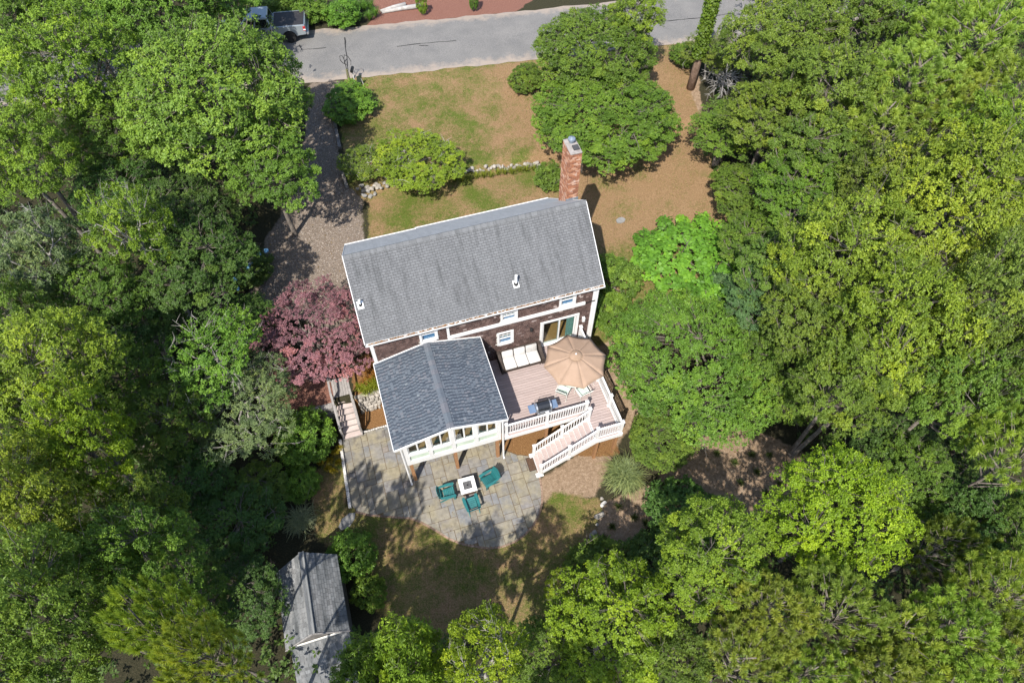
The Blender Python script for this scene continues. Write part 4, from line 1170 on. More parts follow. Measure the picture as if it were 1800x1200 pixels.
for r in range(5):
    x = -6.7 + (r % 2) * .4
    while x < -3.9:
        x1 = min(x + random.uniform(.5, .9), -3.88); MB().box(x, x1 - .01, 17.93 + random.uniform(-.01, .015), 18.12, -.05 + r * .26, -.05 + r * .26 + .25).build('stone_block', 'stone_dark', rw, bevel=.02); x = x1
for k in range(3): MB().box(-6.75 + k * .95, -6.75 + k * .95 + .94, 17.88, 18.18, 1.255, 1.385).build('cap_timber', 'grey_wood', rw, bevel=.012)
sw = hthing('garden_wall', 'pale dry stone wall between garden stairs and sunroom', 'stone wall', -2.05, 18, 0)
rs = random.Random(3)
def rock(sx, sy, sz, rs):
    m = MB(); import bmesh
    bm = bmesh.new(); bmesh.ops.create_icosphere(bm, subdivisions=2, radius=1)
    ph = [rs.uniform(0, 6) for _ in range(6)]
    for v in bm.verts:
        c = v.co; k = 1 + .16 * math.sin(3 * c.x + ph[0]) + .14 * math.sin(3.3 * c.y + ph[1]) + .12 * math.sin(2.9 * c.z + ph[2]) + rs.uniform(-.06, .06)
        b = max(abs(c.x), abs(c.y), abs(c.z)); k *= .55 + .45 / (b * 1.25)
        v.co = Vector((c.x * k * sx, c.y * k * sy, c.z * k * sz))
    bm.verts.ensure_lookup_table()
    m.v = [tuple(v.co) for v in bm.verts]; m.f = [tuple(v.index for v in f.verts) for f in bm.faces]; m.r = [.5] * len(m.f); bm.free(); return m
def put_rock(par, name, u, w, z, sx, sy, sz, rz, mat, world=False):
    m = rock(sx, sy, sz, rs); m.v = [(*(rot2(x, y, rz)), z0) for x, y, z0 in m.v]; me = m.mesh('stone'); me.materials.append(MATS[mat])
    return piece(name, me, par, (u, w, z))
for r in range(5):
    x = -2.75 + rs.uniform(0, .1)
    while x < -1.25:
        L = rs.uniform(.14, .32); put_rock(sw, 'stone', x + L / 2, 17.98 + r * .02, .13 + r * .25, L * .56, .14, .14, 0, 'stone_pale'); x += L
for k in range(9): put_rock(sw, 'stone', -2.7 + k * .17, 18.16, 1.32, .12, .13, .07, rs.uniform(-.3, .3), 'stone_pale')
# row of stones under the mulch strip beside the patio
eb = hthing('stone_edging', 'row of small pale stones edging the patio beside the mulch bed', 'stone edging', -2.1, 16.8, 0)
for k in range(11): put_rock(eb, 'stone', -2.75 + k * .125, 16.79, .04, .07, .05, .06, rs.uniform(-.3, .3), 'curb_stone')
# lawn stone wall
def wrock(par, p, s, mat):
    m = rock(s * rs.uniform(.9, 1.4), s * rs.uniform(.7, 1.0), s * rs.uniform(.55, .8), rs); rz = rs.uniform(0, 6); m.v = [(*(rot2(x, y, rz)), z0) for x, y, z0 in m.v]
    me = m.mesh('stone'); me.materials.append(MATS[mat]); return piece('stone', me, par, p)
P0, P1 = at(640, 338, 1.7), at(948, 286, 1.9); c = (P0 + P1) / 2
lw = thing('lawn_wall', 'low fieldstone wall of pale stones across the front lawn', 'stone wall', (c[0], c[1], gz(c[0], c[1])), 0, None, (c[0], c[1], gz(c[0], c[1])))
for k in range(62):
    t = k / 61; p = P0 * (1 - t) + P1 * t + np.array([0, .35 * math.sin(t * 3) + rs.uniform(-.16, .16), 0])
    for lay in range(2 if k % 3 == 0 else 1): wrock(lw, (p[0], p[1] - lay * .1, gz(p[0], p[1]) + .09 + .14 * lay), rs.uniform(.09, .17), 'stone_pale')
# garden border stones by the lower right bed
gb = [(1058, 876), (1060, 886), (1054, 906), (1049, 922), (1044, 936), (1042, 944), (1037, 957), (1033, 968), (1028, 977), (1024, 985), (1022, 997)]
c = at(1040, 940, 0); bd = thing('bed_border', 'line of pale boulders edging the sandy bed below the striped grass', 'stone edging', (c[0], c[1], 0), 0, None, (c[0], c[1], 0))
for k, (px, py) in enumerate(gb):
    p = at(px, py, 0); wrock(bd, (p[0], p[1], gz(p[0], p[1]) + .05), .10 + .09 * ((k * 7) % 3) / 2, 'stone_pale' if k != 1 else 'curb_stone')
for k, (px, py) in enumerate(((638, 334), (648, 340), (652, 346), (640, 346), (630, 338), (660, 343))):
    if k == 0:
        c = at(645, 340, 1.65); rk = thing('rock_pile', 'small pile of grey rocks at the end of the drive timbers', 'rocks', (c[0], c[1], gz(c[0], c[1])), 0, None, (c[0], c[1], gz(c[0], c[1])))
    p = at(px, py, 1.65); wrock(rk, (p[0], p[1], gz(p[0], p[1]) + .07), rs.uniform(.13, .22), 'stone_dark')
# timbers along the drive
for k, (a, b, lab) in enumerate((((588, 211), (592, 231), 'topmost dark timber edging the gravel drive below the round shrub'), ((592, 233), (596, 250), 'second dark timber from the top edging the gravel drive'),
                            ((596, 251), (599, 266), 'short third timber edging the gravel drive'), ((603, 308), (612, 336), 'lowest dark timber edging the gravel drive beside the small tree'))):
    p, q = at(*a, 1.75), at(*b, 1.75); zz = gz(p[0], p[1]) + .08; d = q - p; L = np.hypot(d[0], d[1])
    o = MB().box(0, L, -.10, .10, -.1, .12).build('timber', 'timber', None, bevel=.015); o.location = (p[0], p[1], zz); o.rotation_euler.z = math.atan2(d[1], d[0])
    tag(o, lab, 'timber', 'timbers edging the drive')

# ================================================================== SHED
sh = hthing('garden_shed', 'small garden shed with dappled grey gable roof in the trees', 'shed', -6.1, 8.7, 0)
a0, a1, b0, b1, ze, zr, ru = -7.42, -4.82, 7.1, 10.35, 1.95, 2.75, -6.12
m = MB(); m.box(a0 + .14, a1 - .14, b0 + .12, b1 - .12, 0, ze - .02)
for b in (b0 + .12, b1 - .17):
    n_ = len(m.v); Q = [(a0 + .14, ze - .02), (a1 - .14, ze - .02), (ru, zr - .12)]; m.v += [(x, b, z) for x, z in Q] + [(x, b + .05, z) for x, z in Q]
    m.f += [(n_, n_ + 1, n_ + 2), (n_ + 5, n_ + 4, n_ + 3)]; m.r += [.5, .5]
m.build('wall', 'timber', sh)
q1 = [(a0, b1, ze - .06), (a0, b0, ze - .06), (ru, b0 + .12, zr), (ru, b1 + .25, zr)]; q2 = [(a1, b0, ze - .06), (a1, b1, ze - .06), (ru, b1 + .25, zr), (ru, b0 + .12, zr)]
m = MB(); slab(m, [(p[0], p[1], p[2] - .003) for p in q1], .06); slab(m, [(p[0], p[1], p[2] - .003) for p in q2], .06); sr = m.build('roof', 'roof_under', sh)
for q in (q1, q2): stuffpart(shingle_field(q, .11, .20, .012, .014, g_r, wild=.25).build('roof_shingles', 'roof_shed', sr))
m = MB(); m.bar((ru - .06, b0 + .1, zr - .005), (ru - .06, b1 + .26, zr - .005), .12, .04, up=(.55, 0, 1)); m.bar((ru + .06, b0 + .1, zr - .005), (ru + .06, b1 + .26, zr - .005), .12, .04, up=(-.55, 0, 1)); m.build('ridge_cap', 'roof_shed', sr)
m = MB(); m.bar((a0, b0 - .02, ze - .09), (ru, b0 + .10, zr - .03), .03, .12); m.bar((ru, b0 + .10, zr - .03), (a1, b0 - .02, ze - .09), .03, .12); m.build('barge_board', 'grey_wood', sr)
q3 = [(a0 + .15, 4.6, 1.05), (a1 - .05, 4.6, 1.05), (a1 - .05, b0 + .12, 1.75), (a0 + .15, b0 + .12, 1.75)]
m = MB(); slab(m, [(p[0], p[1], p[2] - .003) for p in q3], .06); lt = m.build('lean_to_roof', 'roof_under', sh)
stuffpart(shingle_field(q3, .12, .25, .012, .013, g_r, wild=.2).build('roof_shingles', 'roof_shed', lt))
m = MB(); m.box(a0 + .25, a1 - .15, 4.75, b0 + .11, 0, 1.0); m.build('lean_to_wall', 'timber', sh)
m = MB(); m.bar((a0 + .13, b0 + .06, 1.83), (a1 - .03, b0 + .06, 1.83), .05, .10); m.build('trim', 'stake_white', lt)

# ================================================================== TRUCK (nose towards -x)
p = at(514, 79, 2.0); tx, ty = p[0], p[1]
TR = thing('pickup_truck', 'grey crew cab pickup truck with black bed cover parked at the roadside', 'truck', (tx, ty, roadz(tx, ty)), R_(9), None, (0, 0, 0))
# own frame: x forward is -x; rear axle at x=0; near side y=0, far side y=1.95
def arch(cx, r, z0):
    return [(cx + r * math.cos(t), z0 + r * math.sin(t)) for t in np.linspace(0, math.pi, 11)]
z0 = .42
prof = [(1.18, .55), (1.20, 1.20), (1.13, 1.27), (-1.02, 1.29), (-1.06, 1.22), (-3.55, 1.20), (-4.55, 1.08), (-4.75, .95), (-4.78, .50), (-4.3, .45)]
prof += [(x, z) for x, z in arch(-3.68, .50, .42)][::-1] + [(-3.1, .42), (-.6, .42)] + [(x, z) for x, z in arch(0, .50, .42)][::-1] + [(.6, .50)]
m = MB(); m.sideprism(prof, 0.02, 1.98); m.build('body', 'truck_paint', TR, bevel=.035)
m = MB(); m.sideprism([(1.14, 1.0), (1.14, 1.26), (-.98, 1.28), (-.98, 1.0)], .13, 1.87); m.v = [(x, y, z + .028) for x, y, z in m.v]; m.build('bed_cover', 'tonneau', TR, bevel=.01)
cab_b = [(-1.08, .06, 1.2), (-1.08, 1.94, 1.2), (-3.62, 1.94, 1.2), (-3.62, .06, 1.2)]; cab_t = [(-1.28, .24, 1.92), (-1.28, 1.76, 1.92), (-2.85, 1.76, 1.92), (-2.85, .24, 1.92)]
m = MB(); m.hexa(cab_b, cab_t); cab = m.build('cab', 'truck_paint', TR, bevel=.06)
MB().box(-2.75, -1.36, .34, 1.66, 1.915, 1.932).build('roof_panel', 'truck_paint', cab, bevel=.008)
def cabface(i, j, s0, s1, t0, t1, off):
    A, B, Ct, Dt = Vector(cab_b[i]), Vector(cab_b[j]), Vector(cab_t[j]), Vector(cab_t[i])
    f = lambda s, t: (A.lerp(B, s)).lerp(Dt.lerp(Ct, s), t)
    nrm = (B - A).cross(Dt - A).normalized()
    ctr = Vector((-2.2, 1, 1.5)); 
    if (f(.5, .5) - ctr).dot(nrm) < 0: nrm = -nrm
    q = [f(s0, t0), f(s1, t0), f(s1, t1), f(s0, t1)]
    m = MB(); m.hexa([p - nrm * .02 for p in q], [p + nrm * off for p in q]); return m
for (i, j, ws) in ((3, 0, ((.07, .47), (.53, .93))), (1, 2, ((.07, .47), (.53, .93)))):
    for (s0, s1) in ws: cabface(i, j, s0, s1, .12, .86, .006).build('side_window', 'dark_glass', cab)
cabface(0, 1, .08, .92, .15, .85, .006).build('rear_window', 'dark_glass', cab); cabface(2, 3, .06, .94, .12, .92, .006).build('windshield', 'dark_glass', cab)
MB().box(1.20, 1.36, .06, 1.94, .50, .68).build('rear_bumper', 'rim_alloy', TR, bevel=.03)
MB().box(1.185, 1.21, .28, 1.72, .74, 1.22).build('tailgate', 'truck_paint', TR, bevel=.01)
for y in (.0, 1.82):
    l = MB().box(1.04, 1.215, y, y + .18, .84, 1.18).build('tail_light', 'tail_red', TR, bevel=.015); MB().box(1.06, 1.222, y - .004 if y < 1 else y + .02, y + .14 if y < 1 else y + .185, .90, .99).build('reverse_lamp', 'tail_white', l)
    MB().box(-4.80, -4.62, y + .02, y + .17, .85, 1.02).build('headlight', 'tail_white', TR, bevel=.02)
for x in (0, -3.68):
    for y, sg in ((.13, -1), (1.87, 1)):
        m = MB(); m.lathe([(.25, -.13), (.40, -.13), (.42, -.09), (.42, .09), (.40, .13), (.25, .13)], 24); m.v = [(x + a, y + c * sg, .42 + b) for a, b, c in m.v]; wl = m.build('wheel', 'black_rubber', TR, smooth=False)
        m = MB(); m.lathe([(.245, -.05), (.26, .115), (.24, .115), (.23, .05), (.05, .05), (.05, .10), (.01, .11)], 20); m.v = [(x + a, y + c * sg, .42 + b) for a, b, c in m.v]; m.build('rim', 'black_metal', wl)
        m = MB()
        for k in range(5):
            t = k * 2 * math.pi / 5 + .3; m.bar((x, y + sg * .10, .42), (x + .24 * math.cos(t), y + sg * .105, .42 + .24 * math.sin(t)), .05, .03, up=(0, 1, 0))
        m.build('spoke', 'rim_alloy', wl)
m = MB(); m.box(-2.95, -2.78, -.22, -.02, 1.22, 1.42); m.build('door_mirror', 'truck_paint', TR, bevel=.03)
for x in (-1.15, -2.3): MB().box(x - .11, x + .11, -.006, .03, 1.06, 1.10).build('door_handle', 'rim_alloy', TR)
m = MB(); m.box(-2.92, -1.0, .0, .014, 1.13, 1.165); m.build('side_trim', 'rim_alloy', TR)

# roadside post with hook, mailbox tube and small sign
p = at(615, 147, 2.0); zz = gz(p[0], p[1])
s = thing('hook_post', 'mossy wooden post with a double black iron hook at the drive entrance', 'post', (p[0], p[1], zz), 0, None, (0, 0, 0))
m = MB(); m.tube([(0, 0, -.1), (.01, 0, .55), (0, 0, 1.1)], [.10, .085, .08], 10); m.build('post', 'mossy_wood', s)
m = MB(); m.tube([(0, 0, 1.05), (-.02, 0, 1.9), (-.10, 0, 2.15), (-.26, 0, 2.1), (-.28, 0, 1.8), (-.16, 0, 1.6), (0, 0, 1.5)], .022, 8); m.build('hook', 'black_metal', s)
m = MB(); m.tube([(-.02, 0, 1.9), (.06, 0, 2.2), (.28, 0, 2.1), (.42, 0, 1.75), (.36, 0, 1.45)], .022, 8); m.build('hook', 'black_metal', s)
s = thing('paper_box', 'black tube mailbox on a thin post beside the mossy post', 'mailbox', (p[0] + .36, p[1] + .02, zz), 0, None, (0, 0, 0))
m = MB(); m.tube([(0, 0, -.1), (0, 0, 1.0)], .035, 8); m.build('post', 'stake_white', s)
m = MB(); m.tube([(0, -.24, 1.08), (0, .24, 1.08)], .11, 12); m.build('box', 'black_metal', s); m = MB(); m.box(-.012, .012, -.2, -.08, 1.16, 1.30); m.build('flag', 'black_metal', s)
p = at(637, 150, 2.0); zz = gz(p[0], p[1])
s = thing('garden_sign', 'small dark sign on a leaning white stake at the lawn edge', 'sign', (p[0], p[1], zz), .5, None, (0, 0, 0))
m = MB(); m.tube([(.12, 0, -.1), (0, 0, .55)], .022, 6); m.build('stake', 'stake_white', s); m = MB(); m.box(-.30, .06, -.015, .015, .25, .80); m.build('board', 'sign_dark', s, bevel=.04)
# logs on the red bank
for (a, b, r0, r1, lab) in (((668, 15), (712, 0), .10, .17, 'upper of the two pale peeled logs on the red mulch bank'), ((670, 17), (742, 2), .11, .20, 'lower of the two pale peeled logs on the red mulch bank')):
    p, q = at(*a, 2.4), at(*b, 2.6); p[2] = gz(p[0], p[1]) + .1; q[2] = gz(q[0], q[1]) + .16; mid = (p + q) / 2
    m = MB(); m.tube([np.zeros(3), (q - p) * .5 + [0, .08, 0], q - p], [r0, (r0 + r1) / 2, r1], 12); o = m.build('log', 'log_pale', None, smooth=True); o.location = p; tag(o, lab, 'log', 'pale logs on the bank')
# ================================================================== VEGETATION
def leaf_mesh(name, V, rnd, mat):
    """V: (n, k, 3) corner points of n leaves"""
    n, k = V.shape[:2]
    me = bpy.data.meshes.new(name)
    me.vertices.add(n * k); me.vertices.foreach_set('co', V.astype(np.float32).ravel())
    me.loops.add(n * k); me.loops.foreach_set('vertex_index', np.arange(n * k, dtype=np.int32))
    me.polygons.add(n); me.polygons.foreach_set('loop_start', np.arange(0, n * k, k, dtype=np.int32))
    me.update(calc_edges=True)
    a = me.attributes.new('rnd', 'FLOAT', 'FACE'); a.data.foreach_set('value', np.clip(rnd, 0, 1).astype(np.float32))
    me.materials.append(MATS[mat])
    return me
def unit(v): return v / (np.linalg.norm(v, axis=-1, keepdims=True) + 1e-9)
def basis(t):
    h = np.where(np.abs(t[:, 2:3]) < .9, np.array([[0, 0, 1.0]]), np.array([[1.0, 0, 0]]))
    a = unit(np.cross(t, h)); return a, np.cross(t, a)
def rosettes(rs, tips, tdir, nleaf, L, wr, droop, lift=.25, fold=.12):
    """leaves radiating from twig tips"""
    n = len(tips); a, b = basis(tdir)
    az = (np.arange(nleaf)[None, :] / nleaf + rs.rand(n, 1)) * 2 * math.pi + rs.normal(0, .35, (n, nleaf))
    el = rs.normal(lift, .38, (n, nleaf))
    d = (np.cos(az)[..., None] * a[:, None] + np.sin(az)[..., None] * b[:, None]) * np.cos(el)[..., None] + tdir[:, None] * np.sin(el)[..., None]
    d[..., 2] -= droop; d = unit(d)
    nn = unit(tdir[:, None] * .8 + rs.normal(0, .45, d.shape) + np.array([0, 0, .45]))
    s = unit(np.cross(d, nn)); up = np.cross(s, d)
    ln = (L * rs.uniform(.65, 1.25, (n, nleaf)))[..., None]
    base = tips[:, None] + d * ln * .08 - tdir[:, None] * (rs.rand(n, nleaf)[..., None] * L * .9)
    mid = base + d * ln * .52 + up * ln * fold
    tip = base + d * ln - up * ln * .05
    V = np.stack([base, mid + s * ln * wr * .5 - up * ln * fold, tip, mid - s * ln * wr * .5 - up * ln * fold], 2)
    return V.reshape(-1, 4, 3)
def poisson(rs, cand, mind, nmax):
    out = []
    for c in cand:
        if len(out) >= nmax: break
        if not out or np.min(np.linalg.norm(np.array(out) - c, axis=1)) > mind: out.append(c)
    return np.array(out)
def lumpy(rs, k=7, amp=1.0):
    D_ = unit(rs.normal(size=(k, 3))); A = rs.uniform(-.42, .40, k) * amp
    return lambda d: 1 + np.clip((np.maximum(0, d @ D_.T) ** 3 * A).sum(1), -.5, .45)
def broadleaf(name, seed, R, zc, hz, nclump, cr, ntwig, nleaf, L, wr=.5, droop=.15, zmin=-.45, inner=.5, flat=.6, trunk_r=.2, stems=1, bark='bark', limbs=7, mat='leaf', lift=.25, dead=8, fill=1.0, lump=.85):
    rs = np.random.RandomState(seed)
    d = unit(rs.normal(size=(6000, 3))); d = d[d[:, 2] > zmin]
    lum = lumpy(rs, 7, lump); rad = (inner + (1 - inner) * rs.rand(len(d)) ** .45) * lum(d)
    P = d * rad[:, None] * np.array([R - cr * .6, R - cr * .6, hz - cr * .35]); 
    C = poisson(rs, P, cr * 1.02 * fill, nclump)
    nC = len(C); nrm = unit(unit(C / np.array([R, R, hz])) * .75 + np.array([0, 0, .75]))
    csz = cr * rs.uniform(.55, 1.35, nC)
    # twigs on a dome about each clump's outward direction
    v = unit(rs.normal(size=(nC, ntwig, 3)) * .85 + nrm[:, None] * .75)
    rr = rs.uniform(.55, 1.0, (nC, ntwig, 1))
    T = C[:, None] + v * rr * csz[:, None, None] * np.array([1, 1, flat])
    td = unit(v * .6 + nrm[:, None] * .5 + np.array([0, 0, .35]) + rs.normal(0, .25, v.shape))
    T = T.reshape(-1, 3) + np.array([0, 0, zc]); td = td.reshape(-1, 3)
    ok = T[:, 2] > .12; T = T[ok]; td = td[ok]
    V = rosettes(rs, T, td, nleaf, L, wr, droop, lift)
    cl = np.repeat(np.repeat(np.clip(rs.normal(.45, .22, nC), 0, 1), ntwig)[ok], nleaf)
    tw = np.repeat(rs.normal(0, .10, len(T)), nleaf)
    rnd = np.clip(cl + tw + rs.normal(0, .13, len(V)), 0, .95)
    crown = leaf_mesh(name + '_crown', V, rnd, mat)
    # trunk, limbs, boughs
    m = MB(); Cz = C + np.array([0, 0, zc])
    random.seed(seed)
    forks = []
    for s_ in range(stems):
        ox, oy = (rs.uniform(-.5, .5, 2) * (stems > 1)) * R * .25
        top = np.array([ox * 2.2, oy * 2.2, max(zc - hz * .55, zc * .35)])
        p1 = np.array([ox, oy, 0]) * .5; mid = (p1 + top) / 2 + np.append(rs.uniform(-.12, .12, 2) * R * .3, 0)
        m.tube([p1 - [0, 0, .3], p1 + [0, 0, .25], mid, top], [trunk_r * 1.35, trunk_r, trunk_r * .8, trunk_r * .6], 9); forks.append(top)
    order = rs.permutation(nC)[:limbs]; nodes = []
    for i in order:
        f = forks[i % len(forks)]; e = f + (Cz[i] - f) * .82; mid = (f + e) / 2 + np.append(rs.uniform(-.1, .1, 2) * R, .06 * R)
        t = np.linspace(0, 1, 6)[:, None]; path = (1 - t) ** 2 * f + 2 * t * (1 - t) * mid + t * t * e
        path[1:-1] += rs.normal(0, .05 * R * .3, path[1:-1].shape)
        m.tube(path, np.linspace(trunk_r * .55, trunk_r * .16, 6), 7, False); nodes += [(p, trunk_r * (.5 - .3 * k / 5)) for k, p in enumerate(path) if k > 1]
    NP = np.array([p for p, _ in nodes])
    for i in range(nC):
        j = int(np.argmin(np.linalg.norm(NP - Cz[i], axis=1) + .3 * np.maximum(0, NP[:, 2] - Cz[i][2]))); p = NP[j]; e = Cz[i] + nrm[i] * csz[i] * .3
        mid = (p + e) / 2 + np.append(rs.uniform(-.12, .12, 2) * cr * 2, -.1)
        m.tube([p, mid, e], [min(nodes[j][1] * .6, trunk_r * .22), trunk_r * .10, trunk_r * .03], 5, False)
        for k in range(3):
            q = e + unit(rs.normal(size=3) + nrm[i]) * csz[i] * .75; m.tube([mid, (mid + q) / 2 + rs.normal(0, .05, 3), q], [trunk_r * .07, trunk_r * .045, trunk_r * .015], 4, False)
    for k in range(dead):                                  # bare twigs
        i = rs.randint(nC); p = Cz[i]; q = p + unit(rs.normal(size=3) + np.array([0, 0, .3]) + nrm[i]) * csz[i] * rs.uniform(1.0, 1.5)
        m.tube([p, (p + q) / 2 + rs.normal(0, .08, 3), q], [trunk_r * .12, trunk_r * .07, .006], 4, False)
        for _ in range(3):
            e = p + (q - p) * rs.uniform(.4, .9); m.tube([e, e + rs.normal(0, .28, 3)], [.012, .004], 4, False)
    tr = m.mesh(name + '_trunk'); tr.materials.append(MATS[bark]); tr.shade_smooth()
    return dict(crown=crown, trunk=tr, R=R, zc=zc, hz=hz)
def pine(name, seed, R, hgt, ntuft, nneed, NL, trunk_r=.15):
    rs = np.random.RandomState(seed); m = MB(); zc = hgt * .74; hz = hgt * .27
    path = [np.array([rs.normal(0, .04) * k, rs.normal(0, .04) * k, hgt * .93 * k / 6]) for k in range(7)]; path[0][2] = -.3
    m.tube(path, np.linspace(trunk_r * 1.2, .03, 7), 8)
    d = unit(rs.normal(size=(9000, 3))); d = d[d[:, 2] > -.25]; lum = lumpy(rs, 12)
    rad = (.55 + .45 * rs.rand(len(d)) ** .5) * lum(d)
    T = poisson(rs, d * rad[:, None] * np.array([R, R, hz]), .50, ntuft) + np.array([0, 0, zc]); n = len(T)
    hub = np.column_stack([np.zeros((n, 2)), np.clip(T[:, 2] - .55 * np.hypot(T[:, 0], T[:, 1]) - .1, hgt * .4, hgt * .9)])
    out = unit(T - hub); td = unit(out * .6 + np.array([0, 0, .9]) + rs.normal(0, .2, T.shape))
    for i in range(n):
        if i % 5 == 0: m.tube([hub[i], hub[i] * .45 + T[i] * .55 - [0, 0, .12], T[i] - td[i] * .1], [.045, .03, .012], 5, False)
        else: m.tube([T[i] - out[i] * .5 - [0, 0, .12], T[i] - td[i] * .1], [.016, .01], 4, False)
    v = unit(rs.normal(size=(n, nneed, 3)) + td[:, None] * 1.15); sc = rs.uniform(.75, 1.25, (n, 1))
    Ln = (NL * sc * rs.uniform(.75, 1.15, (n, nneed)))[..., None]
    b0 = T[:, None] - td[:, None] * rs.uniform(-.04, .16, (n, nneed, 1)); s = unit(np.cross(v, rs.normal(size=v.shape))) * .012
    V = np.stack([b0 - s, b0 + s, b0 + v * Ln + s * .5, b0 + v * Ln - s * .5], 2).reshape(-1, 4, 3)
    rnd = np.clip(np.repeat(rs.normal(.5, .18, n), nneed) + rs.normal(0, .14, len(V)), 0, .9)
    crown = leaf_mesh(name + '_crown', V, rnd, 'needle'); tr = m.mesh(name + '_trunk'); tr.materials.append(MATS['bark']); tr.shade_smooth()
    return dict(crown=crown, trunk=tr, R=R, zc=zc, hz=hz)

PR = {}
PR['oakA'] = broadleaf('oak_a', 11, 4.2, 7.4, 3.1, 104, .86, 54, 11, .138, dead=16, inner=.5, fill=1.14, zmin=-.3)
PR['oakB'] = broadleaf('oak_b', 12, 4.0, 7.4, 3.3, 96, .82, 52, 11, .135, dead=20, inner=.48, limbs=9, fill=1.15, zmin=-.3)
PR['oakC'] = broadleaf('oak_c', 13, 3.6, 7.6, 2.7, 76, .78, 50, 11, .132, dead=22, inner=.42, stems=2, fill=1.14, zmin=-.3)
PR['full'] = broadleaf('full_oak', 41, 4.2, 5.4, 3.3, 150, .78, 48, 11, .13, dead=14, inner=.6, fill=1.0, zmin=-.35, lump=.45)
PR['airy'] = broadleaf('airy', 14, 3.2, 7.0, 2.8, 50, .70, 46, 10, .13, dead=26, inner=.35, limbs=8, bark='bark_pale', fill=1.25)
PR['small'] = broadleaf('small_tree', 15, 2.4, 2.9, 1.7, 84, .48, 34, 9, .095, wr=.55, dead=14, inner=.45, fill=1.12, trunk_r=.09, stems=2, zmin=-.6, bark='bark_pale')
PR['dense'] = broadleaf('dense_tree', 16, 4.0, 2.9, 2.5, 210, .66, 40, 9, .105, wr=.5, dead=10, inner=.66, trunk_r=.12, stems=3, zmin=-.35, fill=.85)
PR['maple'] = broadleaf('red_maple', 17, 2.6, 2.7, 1.35, 66, .50, 44, 9, .082, wr=.6, dead=8, inner=.4, fill=1.2, trunk_r=.10, stems=3, flat=.4, droop=.25, zmin=-.35)
PR['shrub'] = broadleaf('shrub', 18, 1.2, .95, .85, 70, .34, 26, 8, .10, wr=.55, dead=0, inner=.72, trunk_r=.035, stems=3, zmin=-.75, limbs=10)
PR['shrubB'] = broadleaf('shrub_loose', 19, 1.5, 1.1, 1.0, 60, .42, 24, 9, .13, wr=.45, dead=6, inner=.55, trunk_r=.04, stems=3, zmin=-.75, limbs=9)
PR['bigleaf'] = broadleaf('bigleaf', 20, 2.6, 1.1, .95, 110, .52, 24, 6, .165, wr=.85, dead=3, inner=.6, trunk_r=.04, stems=3, zmin=-.3, limbs=12, droop=.3, lift=.05, flat=.45)
PR['feather'] = broadleaf('feathery', 22, 2.6, 4.4, 1.9, 60, .70, 34, 12, .12, wr=.32, dead=26, inner=.35, trunk_r=.10, stems=2, bark='bark_pale', flat=.5, droop=.35)
PR['locust'] = broadleaf('locust', 23, 2.8, 5.0, 1.6, 48, .80, 26, 12, .14, wr=.42, dead=20, inner=.35, trunk_r=.11, bark='bark_pale', flat=.4, droop=.2)
PR['droop'] = broadleaf('drooping', 24, 2.6, 4.6, 2.2, 62, .72, 22, 12, .24, wr=.30, dead=10, inner=.4, trunk_r=.12, flat=.6, droop=.45)
PR['pineA'] = pine('pine_a', 31, 2.2, 9.0, 230, 150, .235)
PR['pineB'] = pine('pine_b', 32, 2.0, 8.0, 200, 150, .225)
PR['pineC'] = pine('pine_c', 33, 2.4, 8.6, 250, 150, .24)

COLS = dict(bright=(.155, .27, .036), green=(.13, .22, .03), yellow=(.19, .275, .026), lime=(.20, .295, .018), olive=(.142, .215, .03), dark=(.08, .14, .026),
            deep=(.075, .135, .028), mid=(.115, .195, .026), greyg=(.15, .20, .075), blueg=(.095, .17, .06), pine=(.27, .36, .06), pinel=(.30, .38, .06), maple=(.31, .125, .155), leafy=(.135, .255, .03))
_rsv = random.Random(99)
def tree(proto, px, py, zc, rpx, col, label, cat='tree', name='tree', group=None, sq=1.0, parts=('trunk', 'crown'), zg=None):
    """crown centre seen at px,py on level zc, crown half-width rpx pixels there"""
    P = at(px, py, zc); p = PR[proto]; R = rpx / ppm(P)
    g = gz(P[0], P[1]) if zg is None else zg
    sx = R / p['R']; sz = (zc - g) / p['zc']
    o = thing(name, label, cat, (P[0], P[1], g), _rsv.uniform(0, 6.28), group)
    o.scale = (sx, sx * sq, sz)
    c = COLS[col]; j = lambda v: v * _rsv.uniform(.92, 1.08)
    for k in parts:
        ch = bpy.data.objects.new(k, p[k]); COL.objects.link(ch); ch.parent = o; ch.color = (j(c[0]), j(c[1]), j(c[2]), 1)
    return o
def forest(*rows):
    for r in rows: tree(*r[:7], **(r[7] if len(r) > 7 else {}))
GW = dict(group='broadleaved trees of the surrounding wood', name='oak_tree')
GP = dict(group='pines of the surrounding wood', name='pine_tree')
